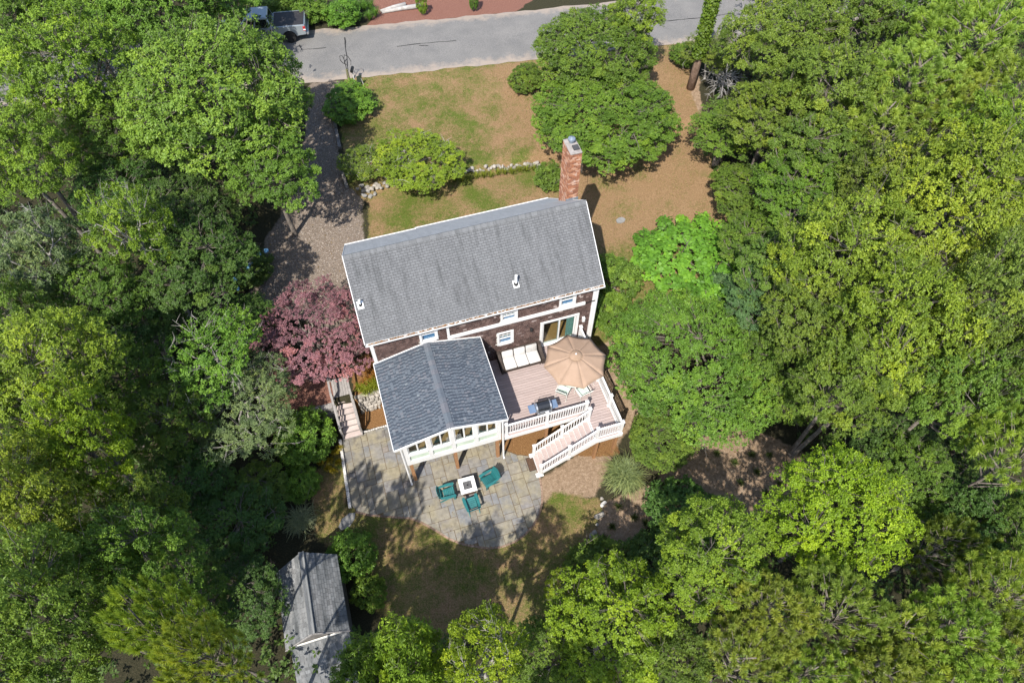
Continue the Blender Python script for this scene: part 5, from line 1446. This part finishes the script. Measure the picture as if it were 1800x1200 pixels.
forest(
 # --- upper left wood
 ('full', 378, 175, 8.4, 162, 'bright', 'large bright green oak hiding the cab of the grey truck', GW),
 ('oakB', 475, 300, 6.6, 100, 'green', 'green oak leaning over the gravel drive below the truck', GW),
 ('oakB', 140, 125, 9.4, 118, 'yellow', 'yellow tipped green oak near the top left corner', GW),
 ('oakC', 15, 60, 8.2, 95, 'mid', 'darker green tree cut by the top left corner', GW),
 ('oakA', 270, 5, 8.6, 115, 'green', 'green tree at the top edge left of the truck', GW),
 ('oakC', 400, -5, 6.5, 70, 'green', 'small green tree at the top edge behind the truck', GW),
 ('oakC', 60, 285, 8.6, 92, 'yellow', 'yellow green tree at the left edge, second from the top', GW),
 ('airy', 230, 405, 8.6, 74, 'yellow', 'slender yellow green tree standing above the dark understory', GW),
 ('airy', 65, 460, 8.2, 95, 'greyg', 'sparse grey green tree with bare limbs at the left edge', GW),
 ('oakC', 110, 650, 8.2, 112, 'yellow', 'yellow green oak at the middle of the left edge', GW),
 ('oakB', 165, 790, 8.0, 95, 'lime', 'bright yellow green oak left of the drooping cedar', GW),
 ('oakA', 55, 905, 8.4, 112, 'yellow', 'yellowish oak at the left edge level with the patio', GW),
 ('oakA', 95, 1085, 9.6, 135, 'olive', 'wide olive green oak in the bottom left corner', GW),
 ('oakC', 270, 1010, 8.0, 95, 'olive', 'olive green tree between the corner oak and the shed', GW),
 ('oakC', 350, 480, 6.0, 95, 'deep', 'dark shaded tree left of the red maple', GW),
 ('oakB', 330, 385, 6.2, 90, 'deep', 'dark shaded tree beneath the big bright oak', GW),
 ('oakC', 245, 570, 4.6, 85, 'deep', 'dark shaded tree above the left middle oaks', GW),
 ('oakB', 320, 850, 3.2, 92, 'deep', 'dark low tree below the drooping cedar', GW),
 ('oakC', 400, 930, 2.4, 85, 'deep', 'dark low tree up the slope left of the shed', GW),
 ('locust', 375, 615, 5.6, 95, 'leafy', 'feathery bright green locust left of the red maple', dict(group=GW['group'], name='locust_tree')),
 ('feather', 425, 715, 4.0, 98, 'greyg', 'drooping grey green cedar with bare branch tips beside the retaining wall', dict(name='cedar_tree')),
 ('pineB', 300, 1120, 10.5, 70, 'pinel', 'yellow tufted young pine at the bottom edge, left one of two', GP),
 ('pineA', 390, 1165, 10.5, 66, 'pinel', 'yellow tufted young pine at the bottom edge, nearer the shed', GP),
 # --- infill of the left wood
 ('oakC', 200, 255, 6.6, 84, 'mid', 'green tree in the gap between the yellow topped oaks on the upper left', GW), ('oakB', 175, 520, 6.2, 88, 'mid', 'green tree right of the sparse grey green tree', GW),
 ('oakC', 25, 575, 7.6, 74, 'green', 'green tree at the left edge below the sparse one', GW), ('oakC', 215, 665, 5.2, 84, 'mid', 'green tree between the left edge oaks and the locust', GW),
 ('oakB', 245, 925, 5.6, 84, 'mid', 'green tree above the olive one left of the shed', GW), ('oakC', 180, 1000, 6.4, 82, 'green', 'green tree above the bottom left corner oak', GW),
 ('oakC', 440, 1060, 2.8, 72, 'deep', 'dark low tree pressed against the left wall of the shed', GW), ('oakB', 345, 1075, 4.4, 78, 'mid', 'green tree behind the two young pines', GW),
 ('oakC', 280, 755, 4.8, 76, 'mid', 'green tree left of the drooping cedar tips', GW), ('oakC', 430, 560, 3.2, 56, 'deep', 'dark low tree touching the red maple', GW),
 ('oakB', 130, 10, 8.4, 92, 'green', 'green tree on the top edge, second from the corner', GW), ('oakC', 205, 345, 5.6, 80, 'deep', 'dark tree below the gap between the yellow topped oaks', GW),
 ('oakC', 455, 870, 1.9, 56, 'mid', 'low green tree just left of the pale ornamental grass', GW), ('oakB', 20, 740, 7.6, 76, 'green', 'green tree at the left edge beside the bright yellow green oak', GW),
 # --- infill of the right wood
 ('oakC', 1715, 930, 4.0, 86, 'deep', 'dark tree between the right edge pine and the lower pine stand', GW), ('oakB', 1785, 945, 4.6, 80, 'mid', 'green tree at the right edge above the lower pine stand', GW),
 ('oakC', 1600, 845, 3.6, 72, 'mid', 'green tree right of the lime tree in the dark gap', GW), ('oakC', 1790, 690, 7.8, 88, 'olive', 'olive tree at the right edge above the single pine', GW),
 ('oakC', 1425, 580, 6.0, 86, 'olive', 'olive tree between the wide thicket and the forked trunk oak', GW), ('oakB', 1180, 1165, 4.6, 78, 'mid', 'green tree between the bottom edge oak and the pine stand', GW),
 ('oakC', 955, 1160, 4.0, 72, 'green', 'green tree right of the twiggy one on the bottom edge', GW), ('oakB', 1545, 345, 7.4, 95, 'olive', 'olive tree between the upper right pines and the largest oak', GW),
 ('oakC', 1440, 265, 6.2, 86, 'olive', 'olive tree left of the smaller upper right pine', GW), ('oakC', 1325, 415, 3.8, 60, 'mid', 'small green tree behind the big leaved thicket', GW),
 ('oakB', 1790, 15, 8.6, 80, 'green', 'green tree in the top right corner', GW), ('oakC', 780, 1190, 3.6, 66, 'olive', 'olive tree on the bottom edge left of the twiggy one', GW),
 # --- bottom edge
 ('droop', 640, 1195, 4.8, 64, 'olive', 'long leaved tree drooping over the shed lean-to', GW),
 ('droop', 705, 1180, 6.8, 76, 'yellow', 'yellow green long leaved tree at the bottom edge right of the shed', GW),
 ('airy', 850, 1165, 7.6, 95, 'lime', 'open twiggy tree at the middle of the bottom edge', GW),
 ('oakC', 1075, 1115, 5.2, 118, 'lime', 'bright green oak at the bottom edge below the sandy bed', GW),
 ('airy', 985, 1035, 3.0, 38, 'lime', 'small bright green sapling at the edge of the back lawn', dict(name='sapling')),
 ('oakC', 1243, 965, 6.4, 98, 'yellow', 'yellow green oak left of the bright lime tree', GW),
 ('oakA', 1465, 905, 6.2, 114, 'lime', 'broad bright lime green tree below the big right hand oak', GW),
 # --- pines lower right
 ('pineA', 1340, 1075, 6.6, 80, 'pine', 'pine just below the yellow green oak', GP), ('pineC', 1455, 1090, 6.6, 84, 'pine', 'pine right below the lime green tree', GP),
 ('pineB', 1560, 1110, 6.6, 80, 'pinel', 'pine in the middle of the lower right pine stand', GP), ('pineA', 1665, 1125, 6.8, 84, 'pine', 'pine third from the right in the lower right stand', GP),
 ('pineC', 1755, 1060, 6.8, 80, 'pinel', 'pine at the right edge of the lower right stand', GP), ('pineB', 1290, 1175, 6.2, 78, 'pine', 'leftmost pine on the bottom edge of the lower right stand', GP),
 ('pineC', 1405, 1190, 6.2, 78, 'pinel', 'second pine from the left on the bottom edge of the stand', GP), ('pineA', 1530, 1195, 6.2, 78, 'pine', 'third pine from the left on the bottom edge of the stand', GP),
 ('pineB', 1650, 1200, 6.2, 74, 'pinel', 'fourth pine from the left on the bottom edge of the stand', GP), ('pineA', 1770, 1180, 6.4, 80, 'pine', 'pine in the bottom right corner', GP),
 ('pineC', 1770, 815, 7.4, 82, 'pinel', 'pine at the right edge below the big oaks', GP), ('pineB', 1640, 960, 5.2, 64, 'olive', 'shaded pine beyond the lime green tree', GP),
 # --- right hand oaks
 ('oakB', 1490, 470, 7.8, 128, 'yellow', 'yellow green oak right of the big leaved thicket', GW), ('oakA', 1640, 370, 8.4, 140, 'yellow', 'largest yellow green oak on the right side', GW),
 ('oakB', 1745, 540, 8.4, 125, 'olive', 'olive oak at the middle of the right edge', GW), ('oakA', 1580, 600, 7.8, 125, 'yellow', 'yellow green oak with a pale forked trunk showing', GW),
 ('oakC', 1480, 690, 6.4, 92, 'olive', 'olive oak over the pale trunk beside the dense green thicket', GW), ('oakC', 1745, 300, 8.6, 115, 'yellow', 'yellow green oak at the right edge below the pines', GW),
 ('oakB', 1660, 700, 7.0, 100, 'olive', 'lower oak above the dark gap at the right', GW), ('oakC', 1375, 470, 5.4, 80, 'green', 'green tree between the big leaved thicket and the right oaks', GW),
 ('oakC', 1330, 520, 4.2, 66, 'blueg', 'blue green tree beside the big leaved thicket', GW),
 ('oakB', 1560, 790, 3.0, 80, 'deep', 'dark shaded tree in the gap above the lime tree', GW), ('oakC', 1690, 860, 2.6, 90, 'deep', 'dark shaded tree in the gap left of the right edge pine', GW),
 # --- upper right
 ('oakC', 1275, 235, 4.2, 66, 'green', 'green tree beside the sandy path at the right', GW), ('oakB', 1300, 335, 3.6, 70, 'mid', 'loose green tree above the big leaved thicket', GW),
 ('oakA', 1380, 75, 7.6, 98, 'olive', 'olive oak right of the ivy clad trunk', GW), ('oakB', 1450, 165, 7.8, 105, 'olive', 'olive oak in the middle of the upper right wood', GW),
 ('oakC', 1355, 215, 6.0, 92, 'olive', 'olive oak below the dead cedar branches', GW), ('oakB', 1490, 30, 8.2, 95, 'olive', 'olive oak at the top edge right of the ivy clad trunk', GW),
 ('oakC', 1400, 330, 5.4, 88, 'mid', 'shaded oak with a bare limb above the right oaks', GW), ('oakA', 1610, 5, 8.4, 95, 'green', 'green oak at the top edge near the corner pines', GW),
 ('pineC', 1720, 85, 9.6, 108, 'pine', 'tall pine near the top right corner', GP), ('pineA', 1590, 165, 8.6, 88, 'pine', 'pine left of the tall corner pine', GP),
 ('pineB', 1545, 235, 7.8, 78, 'pine', 'smaller pine below its neighbour in the upper right', GP), ('pineB', 1785, 160, 8.8, 76, 'pine', 'pine on the right edge below the corner pine', GP), ('pineA', 1665, 200, 8.0, 70, 'pine', 'pine between the corner pine and the big right oak', GP),
 # --- by the house
 ('full', 1062, 200, 4.4, 130, 'mid', 'round green oak standing between the chimney and the road', dict(name='oak_tree')),
 ('oakC', 1112, 35, 6.6, 56, 'yellow', 'yellow leaved tree top at the road edge above the round oak', dict(name='oak_tree')),
 ('full', 1045, 90, 5.6, 108, 'mid', 'yellow flecked tree overhanging the road', dict(name='oak_tree')),
 ('small', 725, 278, 3.5, 84, 'yellow', 'small yellow green ornamental tree on the front lawn', dict(name='ornamental_tree')),
 ('small', 645, 285, 2.9, 48, 'olive', 'shaded olive shrub tree between the drive timbers and the ornamental tree', dict(name='ornamental_tree')),
 ('maple', 540, 572, 3.6, 106, 'maple', 'red leaved japanese maple beside the house corner', dict(name='maple_tree')),
 ('dense', 1235, 640, 2.6, 148, 'green', 'wide dense green thicket right of the deck', dict(name='thicket', cat='thicket')),
 ('dense', 1375, 655, 2.4, 92, 'green', 'loose green bush joining the wide thicket to the right oaks', dict(name='bush', cat='bush')),
 ('dense', 1165, 765, 1.5, 62, 'green', 'low green bush behind the striped grass', dict(name='bush', cat='bush')),
 ('bigleaf', 1213, 445, 2.3, 112, 'leafy', 'bright green big leaved thicket east of the house', dict(name='thicket', cat='thicket')),
 # --- shrubs
 ('shrub', 612, 186, 2.6, 45, 'leafy', 'round bright green shrub at the drive entrance', dict(name='shrub', cat='shrub')),
 ('shrub', 923, 141, 2.6, 31, 'mid', 'round dark green shrub on the lawn near the road', dict(name='shrub', cat='shrub')),
 ('shrubB', 968, 307, 2.4, 33, 'green', 'green shrub at the foot of the chimney', dict(name='shrub', cat='shrub')),
 ('shrub', 1085, 495, 2.3, 42, 'green', 'green shrub against the east end of the house, upper one', dict(name='shrub', cat='shrub')),
 ('shrub', 1072, 548, 1.9, 38, 'green', 'green shrub against the east end of the house, lower one', dict(name='shrub', cat='shrub')),
 ('shrub', 541, 765, 1.2, 49, 'leafy', 'round clipped green shrub below the retaining wall', dict(name='shrub', cat='shrub')),
 ('shrubB', 526, 845, .9, 38, 'leafy', 'bright green shrub above the left ornamental grass', dict(name='shrub', cat='shrub')),
 ('shrubB', 616, 977, 1.1, 48, 'green', 'dark green shrub beside the shed roof', dict(name='shrub', cat='shrub')),
 ('bigleaf', 648, 1043, .8, 36, 'green', 'broad leaved shrub right of the shed', dict(name='shrub', cat='shrub')),
 ('shrub', 1195, 895, .9, 62, 'dark', 'dark green shrub in the sandy bed', dict(name='shrub', cat='shrub')),
 ('shrubB', 1062, 1005, 1.3, 72, 'mid', 'green shrub at the lower end of the boulder edging', dict(name='shrub', cat='shrub')),
 ('shrubB', 1140, 985, 1.2, 62, 'dark', 'dark shrub under the yellow green oak', dict(name='shrub', cat='shrub')),
 ('shrubB', 1285, 500, 1.9, 56, 'blueg', 'blue green shrub behind the big leaved thicket', dict(name='shrub', cat='shrub')),
 ('shrubB', 430, 470, 2.2, 50, 'dark', 'dark shrub with blue flower heads beside the gravel', dict(name='hydrangea', cat='shrub')),
 ('shrub', 742, 8, 2.9, 9, 'yellow', 'small yellow green bush on the red mulch bank', dict(name='shrub', cat='shrub')),
 ('shrub', 832, 2, 2.9, 8, 'mid', 'small dark green bush on the red mulch bank', dict(name='shrub', cat='shrub')),
 ('shrubB', 600, 22, 3.0, 34, 'leafy', 'green bush behind the truck bed, right one', dict(name='shrub', cat='shrub')),
 ('shrubB', 545, 12, 3.0, 38, 'green', 'green bush behind the truck bed, middle one', dict(name='shrub', cat='shrub')),
 ('shrubB', 480, 8, 3.0, 40, 'green', 'green bush behind the truck cab', dict(name='shrub', cat='shrub')),
 ('shrub', 1202, 95, 2.8, 26, 'mid', 'dark green bush at the foot of the ivy clad trunk', dict(name='shrub', cat='shrub')),
)
# blue flower heads of the hydrangea
hy = next(o for o in bpy.data.objects if o.name == 'hydrangea')
for k, (px, py) in enumerate(((468, 440), (440, 462), (436, 470), (413, 491), (416, 507), (414, 551), (422, 547), (455, 447))):
    p = at(px, py, 2.6); hl = (Matrix.Translation(hy.location) @ hy.rotation_euler.to_matrix().to_4x4() @ Matrix.Diagonal((*hy.scale, 1))).inverted() @ Vector(p)
    m = rock(.13, .13, .10, rs); me = m.mesh('flower_head'); me.materials.append(MATS['hydrangea_blue']); o = bpy.data.objects.new('flower_head', me); COL.objects.link(o); o.parent = hy; o.location = hl
    o.scale = (1 / hy.scale[0], 1 / hy.scale[1], 1 / hy.scale[2])

# off-frame neighbours whose shade reaches the lawn
for k, (x, y, s) in enumerate(((-7.0, -2.2, .7), (.5, -2.4, .6))):
    o = thing('oak_tree', None, None, (x, y, 0), k * 1.7, GW['group']); o.scale = (s, s, 1.45); tag(o, 'oak just below the bottom edge of the picture, %s one' % ('left', 'right')[k], 'tree')
    for q in ('trunk', 'crown'):
        ch = bpy.data.objects.new(q, PR['oakC'][q]); COL.objects.link(ch); ch.parent = o; ch.color = (*COLS['olive'], 1)

# ivy clad trunk with dead cedar boughs
p = at(1213, 157, 1.9); zz = gz(p[0], p[1])
s = thing('ivy_trunk', 'tall trunk wrapped in ivy above the sandy path', 'tree', (p[0], p[1], zz), 0, None, (0, 0, 0))
m = MB(); m.tube([(0, 0, -.3), (.05, 0, 2), (0, .1, 5), (.1, .1, 9)], [.30, .25, .22, .18], 10); m.build('trunk', 'bark_pine', s, smooth=True)
r_ = np.random.RandomState(4); n = 2600; th = r_.rand(n) * 6.28; zz_ = 2.6 + r_.rand(n) * 6.6; rr = .26 + r_.rand(n) * .26
T = np.stack([rr * np.cos(th), rr * np.sin(th), zz_], 1); td = unit(np.stack([np.cos(th), np.sin(th), np.full(n, .5)], 1))
V = rosettes(r_, T, td, 3, .15, .85, .2); ob = bpy.data.objects.new('ivy', leaf_mesh('ivy', V, r_.normal(.5, .2, len(V)), 'leaf')); COL.objects.link(ob); ob.parent = s; ob.color = (.10, .16, .015, 1)
def dead_bough(px, py, z, L, lab, seed):
    r_ = np.random.RandomState(seed); P = at(px, py, z); g = gz(P[0], P[1])
    s = thing('dead_cedar', lab, 'tree', (P[0], P[1], g), 0, 'dead cedars by the sandy path', (0, 0, 0)); m = MB(); H_ = z - g
    m.tube([(0, 0, -.2), (.05, 0, H_ * .6), (.1, .05, H_ + .6)], [.10, .07, .02], 8)
    for k in range(34):
        a = r_.rand() * 6.28; zb = H_ * r_.uniform(.35, 1.1); l = L * r_.uniform(.5, 1); e = np.array([math.cos(a) * l, math.sin(a) * l, zb + r_.uniform(-.2, .5)]); b = np.array([.05, 0, zb])
        mid = (b + e) / 2 + [0, 0, .12]; m.tube([b, mid, e], [.028, .02, .008], 5, False)
        for q in range(7):
            t = r_.uniform(.35, 1); c = b + (e - b) * t; m.tube([c, c + unit(e - b + r_.normal(0, .7, 3) * l) * r_.uniform(.25, .6)], [.011, .004], 4, False)
    m.build('trunk', 'log_pale', s)
dead_bough(1305, 40, 5.0, 1.5, 'bleached dead cedar boughs beside the road', 5)
dead_bough(1275, 130, 3.8, 1.6, 'bleached dead cedar boughs right of the ivy clad trunk', 6)
tree('feather', 1255, 85, 4.4, 52, 'olive', 'flat sprayed cedar right of the ivy clad trunk', name='cedar_tree')

# ornamental grasses
def grass_clump(px, py, z, R, n, col, label, seed, wd=.016, hgt=1.0):
    r_ = np.random.RandomState(seed); P = at(px, py, z); g = gz(P[0], P[1])
    s = thing('ornamental_grass', label, 'grass clump', (P[0], P[1], g), 0, None, (0, 0, 0))
    az = r_.rand(n) * 6.283; reach = R * np.sqrt(r_.uniform(.08, 1.1, n)); H_ = hgt * r_.uniform(.35, 1.1, n); bx_ = r_.normal(0, R * .22, n); by_ = r_.normal(0, R * .22, n); tw_ = r_.normal(0, .5, n); K = 6; vs = []; rn = []
    for k in range(K):
        seg = []
        for t in (k / K, (k + 1) / K):
            rad = reach * t ** 1.25; zz = H_ * (1 - (1 - np.minimum(t * 1.35, 1.35)) ** 2) * 1.0 - .25 * H_ * max(0, t - .6); b = r_.normal(0, 0, n)
            c = np.stack([bx_ + rad * np.cos(az + tw_ * t), by_ + rad * np.sin(az + tw_ * t), zz], 1); side = np.stack([-np.sin(az), np.cos(az), np.zeros(n)], 1) * (wd * (1 - .75 * t))
            seg.append((c, side))
        vs.append(np.stack([seg[0][0] - seg[0][1], seg[0][0] + seg[0][1], seg[1][0] + seg[1][1], seg[1][0] - seg[1][1]], 1)); rn.append(np.clip(r_.normal(.5, .2, 1) + .0 * az + np.random.RandomState(seed + 1).normal(0, .18, n), 0, .9))
    me = leaf_mesh('blades', np.concatenate(vs), np.concatenate(rn), 'needle'); ob = bpy.data.objects.new('blades', me); COL.objects.link(ob); ob.parent = s; ob.color = (*col, 1)
    m = MB(); m.lathe([(.22, -.05), (.16, .12), (.05, .2)], 12); m.build('crown_base', 'mossy_wood', s)
grass_clump(1096, 838, .2, 1.05, 1000, (.24, .29, .12), 'large striped pale ornamental grass at the deck corner', 41, .015, .85)
grass_clump(529, 916, .2, .80, 560, (.27, .31, .19), 'pale ornamental grass left of the patio near the shed', 42, .013, .75)
def low_plants(pts, col, R, hgt, label, cat, name, n=60):
    for k, (px, py, z) in enumerate(pts): pass
# lily clumps below the lawn wall and by the garden wall
def lily_row(label, pts, z, R, n, col, seed, name='lily_bed'):
    r_ = np.random.RandomState(seed); V = []; rn = []; c0 = at(*pts[len(pts) // 2], z); g0 = gz(c0[0], c0[1])
    for (px, py) in pts:
        p = at(px, py, z); g = gz(p[0], p[1]); az = r_.rand(n) * 6.283; re = R * r_.uniform(.4, 1.1, n); hh = R * r_.uniform(.8, 1.5, n); o_ = np.array([p[0] - c0[0], p[1] - c0[1], g - g0])
        for k in range(3):
            q = []
            for t in (k / 3, (k + 1) / 3):
                c = np.stack([re * t * np.cos(az), re * t * np.sin(az), hh * (1 - (1 - 1.3 * t) ** 2)], 1) + o_; sd = np.stack([-np.sin(az), np.cos(az), 0 * az], 1) * .016 * (1 - .7 * t); q.append((c, sd))
            V.append(np.stack([q[0][0] - q[0][1], q[0][0] + q[0][1], q[1][0] + q[1][1], q[1][0] - q[1][1]], 1)); rn.append(r_.normal(.55, .22, n))
    s = thing(name, label, 'plant bed', (c0[0], c0[1], g0)); ob = bpy.data.objects.new('leaves', leaf_mesh('leaves', np.concatenate(V), np.concatenate(rn), 'needle')); COL.objects.link(ob); ob.parent = s; ob.color = (*col, 1); ob['kind'] = 'stuff'
lily_row('strip of yellow green lilies below the fieldstone wall', [(800 + k * 12.5, 316 - k * 1.9 + (k % 3)) for k in range(12)], 1.8, .34, 70, (.17, .20, .025), 51)
lily_row('yellow green lilies spilling over the pale dry stone wall', [(634, 684), (642, 690), (650, 688), (658, 684), (664, 678), (668, 668), (645, 678), (655, 675)], 1.5, .36, 80, (.19, .22, .02), 52)
lily_row('rusty orange ferns between maple and sunroom', [(652, 655), (660, 662), (648, 668), (656, 648), (642, 672)], 1.6, .34, 90, (.30, .14, .03), 53, 'fern_bed')
lily_row('dark grass tufts scattered over the sandy bed', [(1113, 912), (1133, 921), (1086, 893), (1075, 928), (1300, 850), (1330, 830), (1345, 868), (1290, 815), (1370, 850), (1320, 800), (1260, 800), (1060, 948), (1352, 800), (1385, 820)], 0, .26, 70, (.06, .085, .02), 54, 'grass_tufts')
lily_row('tall green grasses behind the truck along the road', [(560 + k * 11, 26 - (k % 4) * 6) for k in range(10)] + [(590 + k * 10, 8) for k in range(7)], 2.6, .55, 110, (.09, .19, .025), 55, 'tall_grass')
lily_row('yellowing ground cover left of the stone curb', [(572, 800), (582, 812), (590, 798), (596, 815), (578, 826), (588, 830), (566, 815), (598, 790)], 0, .22, 110, (.26, .21, .015), 56, 'ground_cover_bed')

# undergrowth of the wood: one mass of leaves nobody could count
r_ = np.random.RandomState(77)
wood_px = [[(-80, -60), (540, -60), (440, 60), (520, 130), (555, 200), (520, 330), (450, 440), (430, 560), (490, 640), (480, 730), (500, 800), (505, 900), (480, 980), (495, 1050), (520, 1260), (-80, 1260)],
           [(1250, 120), (1330, -60), (1880, -60), (1880, 1260), (900, 1260), (1000, 1120), (1080, 1060), (1180, 960), (1380, 890), (1420, 790), (1330, 560), (1300, 380), (1230, 300)],
           [(520, 1080), (700, 1110), (900, 1130), (1000, 1260), (500, 1260)]]
allV = []; allR = []
for poly in wood_px:
    W = np.array(pxpoly(poly, .8)); lo, hi = W.min(0), W.max(0); area = (hi - lo).prod(); n = int(area * 8)
    xy = r_.uniform(lo, hi, (n, 2)); ok = inpoly(xy[:, 0], xy[:, 1], [tuple(q) for q in W]); xy = xy[ok]
    hgt = .15 + 1.8 * np.clip(np.sin(xy[:, 0] * .9 + 1) * np.sin(xy[:, 1] * 1.1) + r_.normal(0, .5, len(xy)) + .35, 0, 1.4)
    T = np.column_stack([xy, ground(xy[:, 0], xy[:, 1]) + hgt]); td = unit(r_.normal(0, .35, T.shape) + np.array([0, 0, 1.0]))
    V = rosettes(r_, T, td, 9, .20, .5, .15); allV.append(V); allR.append(np.repeat(r_.normal(.4, .2, len(T)), 9))
ob = bpy.data.objects.new('undergrowth', leaf_mesh('undergrowth', np.concatenate(allV), np.concatenate(allR), 'leaf')); COL.objects.link(ob); ob.color = (.085, .135, .028, 1)
tag(ob, 'leafy dark undergrowth covering the floor of the wood', 'undergrowth', kind='stuff')

# lawn blades
V = []; R2 = []
for poly, z, dens, mix in (([(632, 152), (960, 112), (1215, 100), (1232, 300), (1110, 470), (1040, 470), (1000, 360), (645, 425), (612, 335), (600, 230)], 1.8, 85, .62),
                      ([(612, 895), (700, 912), (800, 950), (870, 968), (940, 930), (955, 890), (1040, 900), (1030, 960), (1000, 1050), (900, 1120), (720, 1120), (640, 1060), (640, 990), (560, 950), (555, 850), (600, 870)], 0, 110, .42)):
    W = np.array(pxpoly(poly, z)); lo, hi = W.min(0), W.max(0); n = int((hi - lo).prod() * dens); xy = r_.uniform(lo, hi, (n, 2)); xy = xy[inpoly(xy[:, 0], xy[:, 1], [tuple(q) for q in W])]
    n = len(xy); keep = (np.sin(xy[:, 0] * 1.3 + 2 * np.sin(xy[:, 1] * .7)) + np.sin(xy[:, 1] * 1.7 + xy[:, 0] * .4) + r_.normal(0, .7, n)) > -.2; xy = xy[keep]; n = len(xy)
    b = np.column_stack([xy, ground(xy[:, 0], xy[:, 1]) - .005]); a = r_.rand(n) * 6.283; s = np.stack([np.cos(a), np.sin(a), 0 * a], 1) * .022
    tp = b + np.stack([r_.normal(0, .03, n), r_.normal(0, .03, n), r_.uniform(.03, .075, n)], 1); V.append(np.stack([b - s, b + s, tp], 1)); R2.append(np.clip(r_.normal(mix, .25, n), 0, 1))
ob = bpy.data.objects.new('lawn_grass', leaf_mesh('lawn_grass', np.concatenate(V), np.concatenate(R2), 'leaf')); COL.objects.link(ob); ob.color = (.12, .135, .03, 1)
tag(ob, 'short patchy grass blades of the lawns', 'grass', kind='stuff')

# fallen leaves and twigs on the open ground, nobody could count them
V = []; R2 = []; r_ = np.random.RandomState(8)
for poly, z, n in (([(1035, 330), (1190, 290), (1236, 300), (1210, 350), (1120, 460), (1145, 560), (1112, 690), (1095, 760), (1060, 870), (955, 870), (1060, 760), (1060, 480)], 1.0, 1500),
                   ([(1055, 885), (1150, 850), (1235, 765), (1300, 740), (1440, 800), (1400, 900), (1260, 900), (1150, 905), (1100, 985), (1035, 1000)], 0, 1800),
                   ([(620, 140), (1200, 90), (1200, 280), (950, 340), (645, 425)], 1.8, 1600), ([(610, 890), (1060, 880), (1000, 1050), (720, 1100), (640, 1000)], 0, 1500),
                   ([(440, 540), (470, 420), (540, 300), (600, 300), (640, 420), (600, 560)], 1.6, 900), ([(-3000, 0)] * 3, 0, 0)):
    if not n: continue
    W = np.array(pxpoly(poly, z)); xy = r_.uniform(W.min(0), W.max(0), (n, 2)); xy = xy[inpoly(xy[:, 0], xy[:, 1], [tuple(q) for q in W])]
    n = len(xy); T = np.column_stack([xy, ground(xy[:, 0], xy[:, 1]) + .02]); V.append(rosettes(r_, T, unit(r_.normal(0, .3, T.shape) + np.array([0, 0, 1.0])), 1, .11, .5, 0.0)); R2.append(r_.rand(n))
ob = bpy.data.objects.new('fallen_leaves', leaf_mesh('fallen_leaves', np.concatenate(V), np.concatenate(R2), 'leaf')); COL.objects.link(ob); ob.color = (.20, .14, .07, 1)
tag(ob, 'dry brown fallen leaves scattered over lawns, paths and drive', 'leaves', kind='stuff')
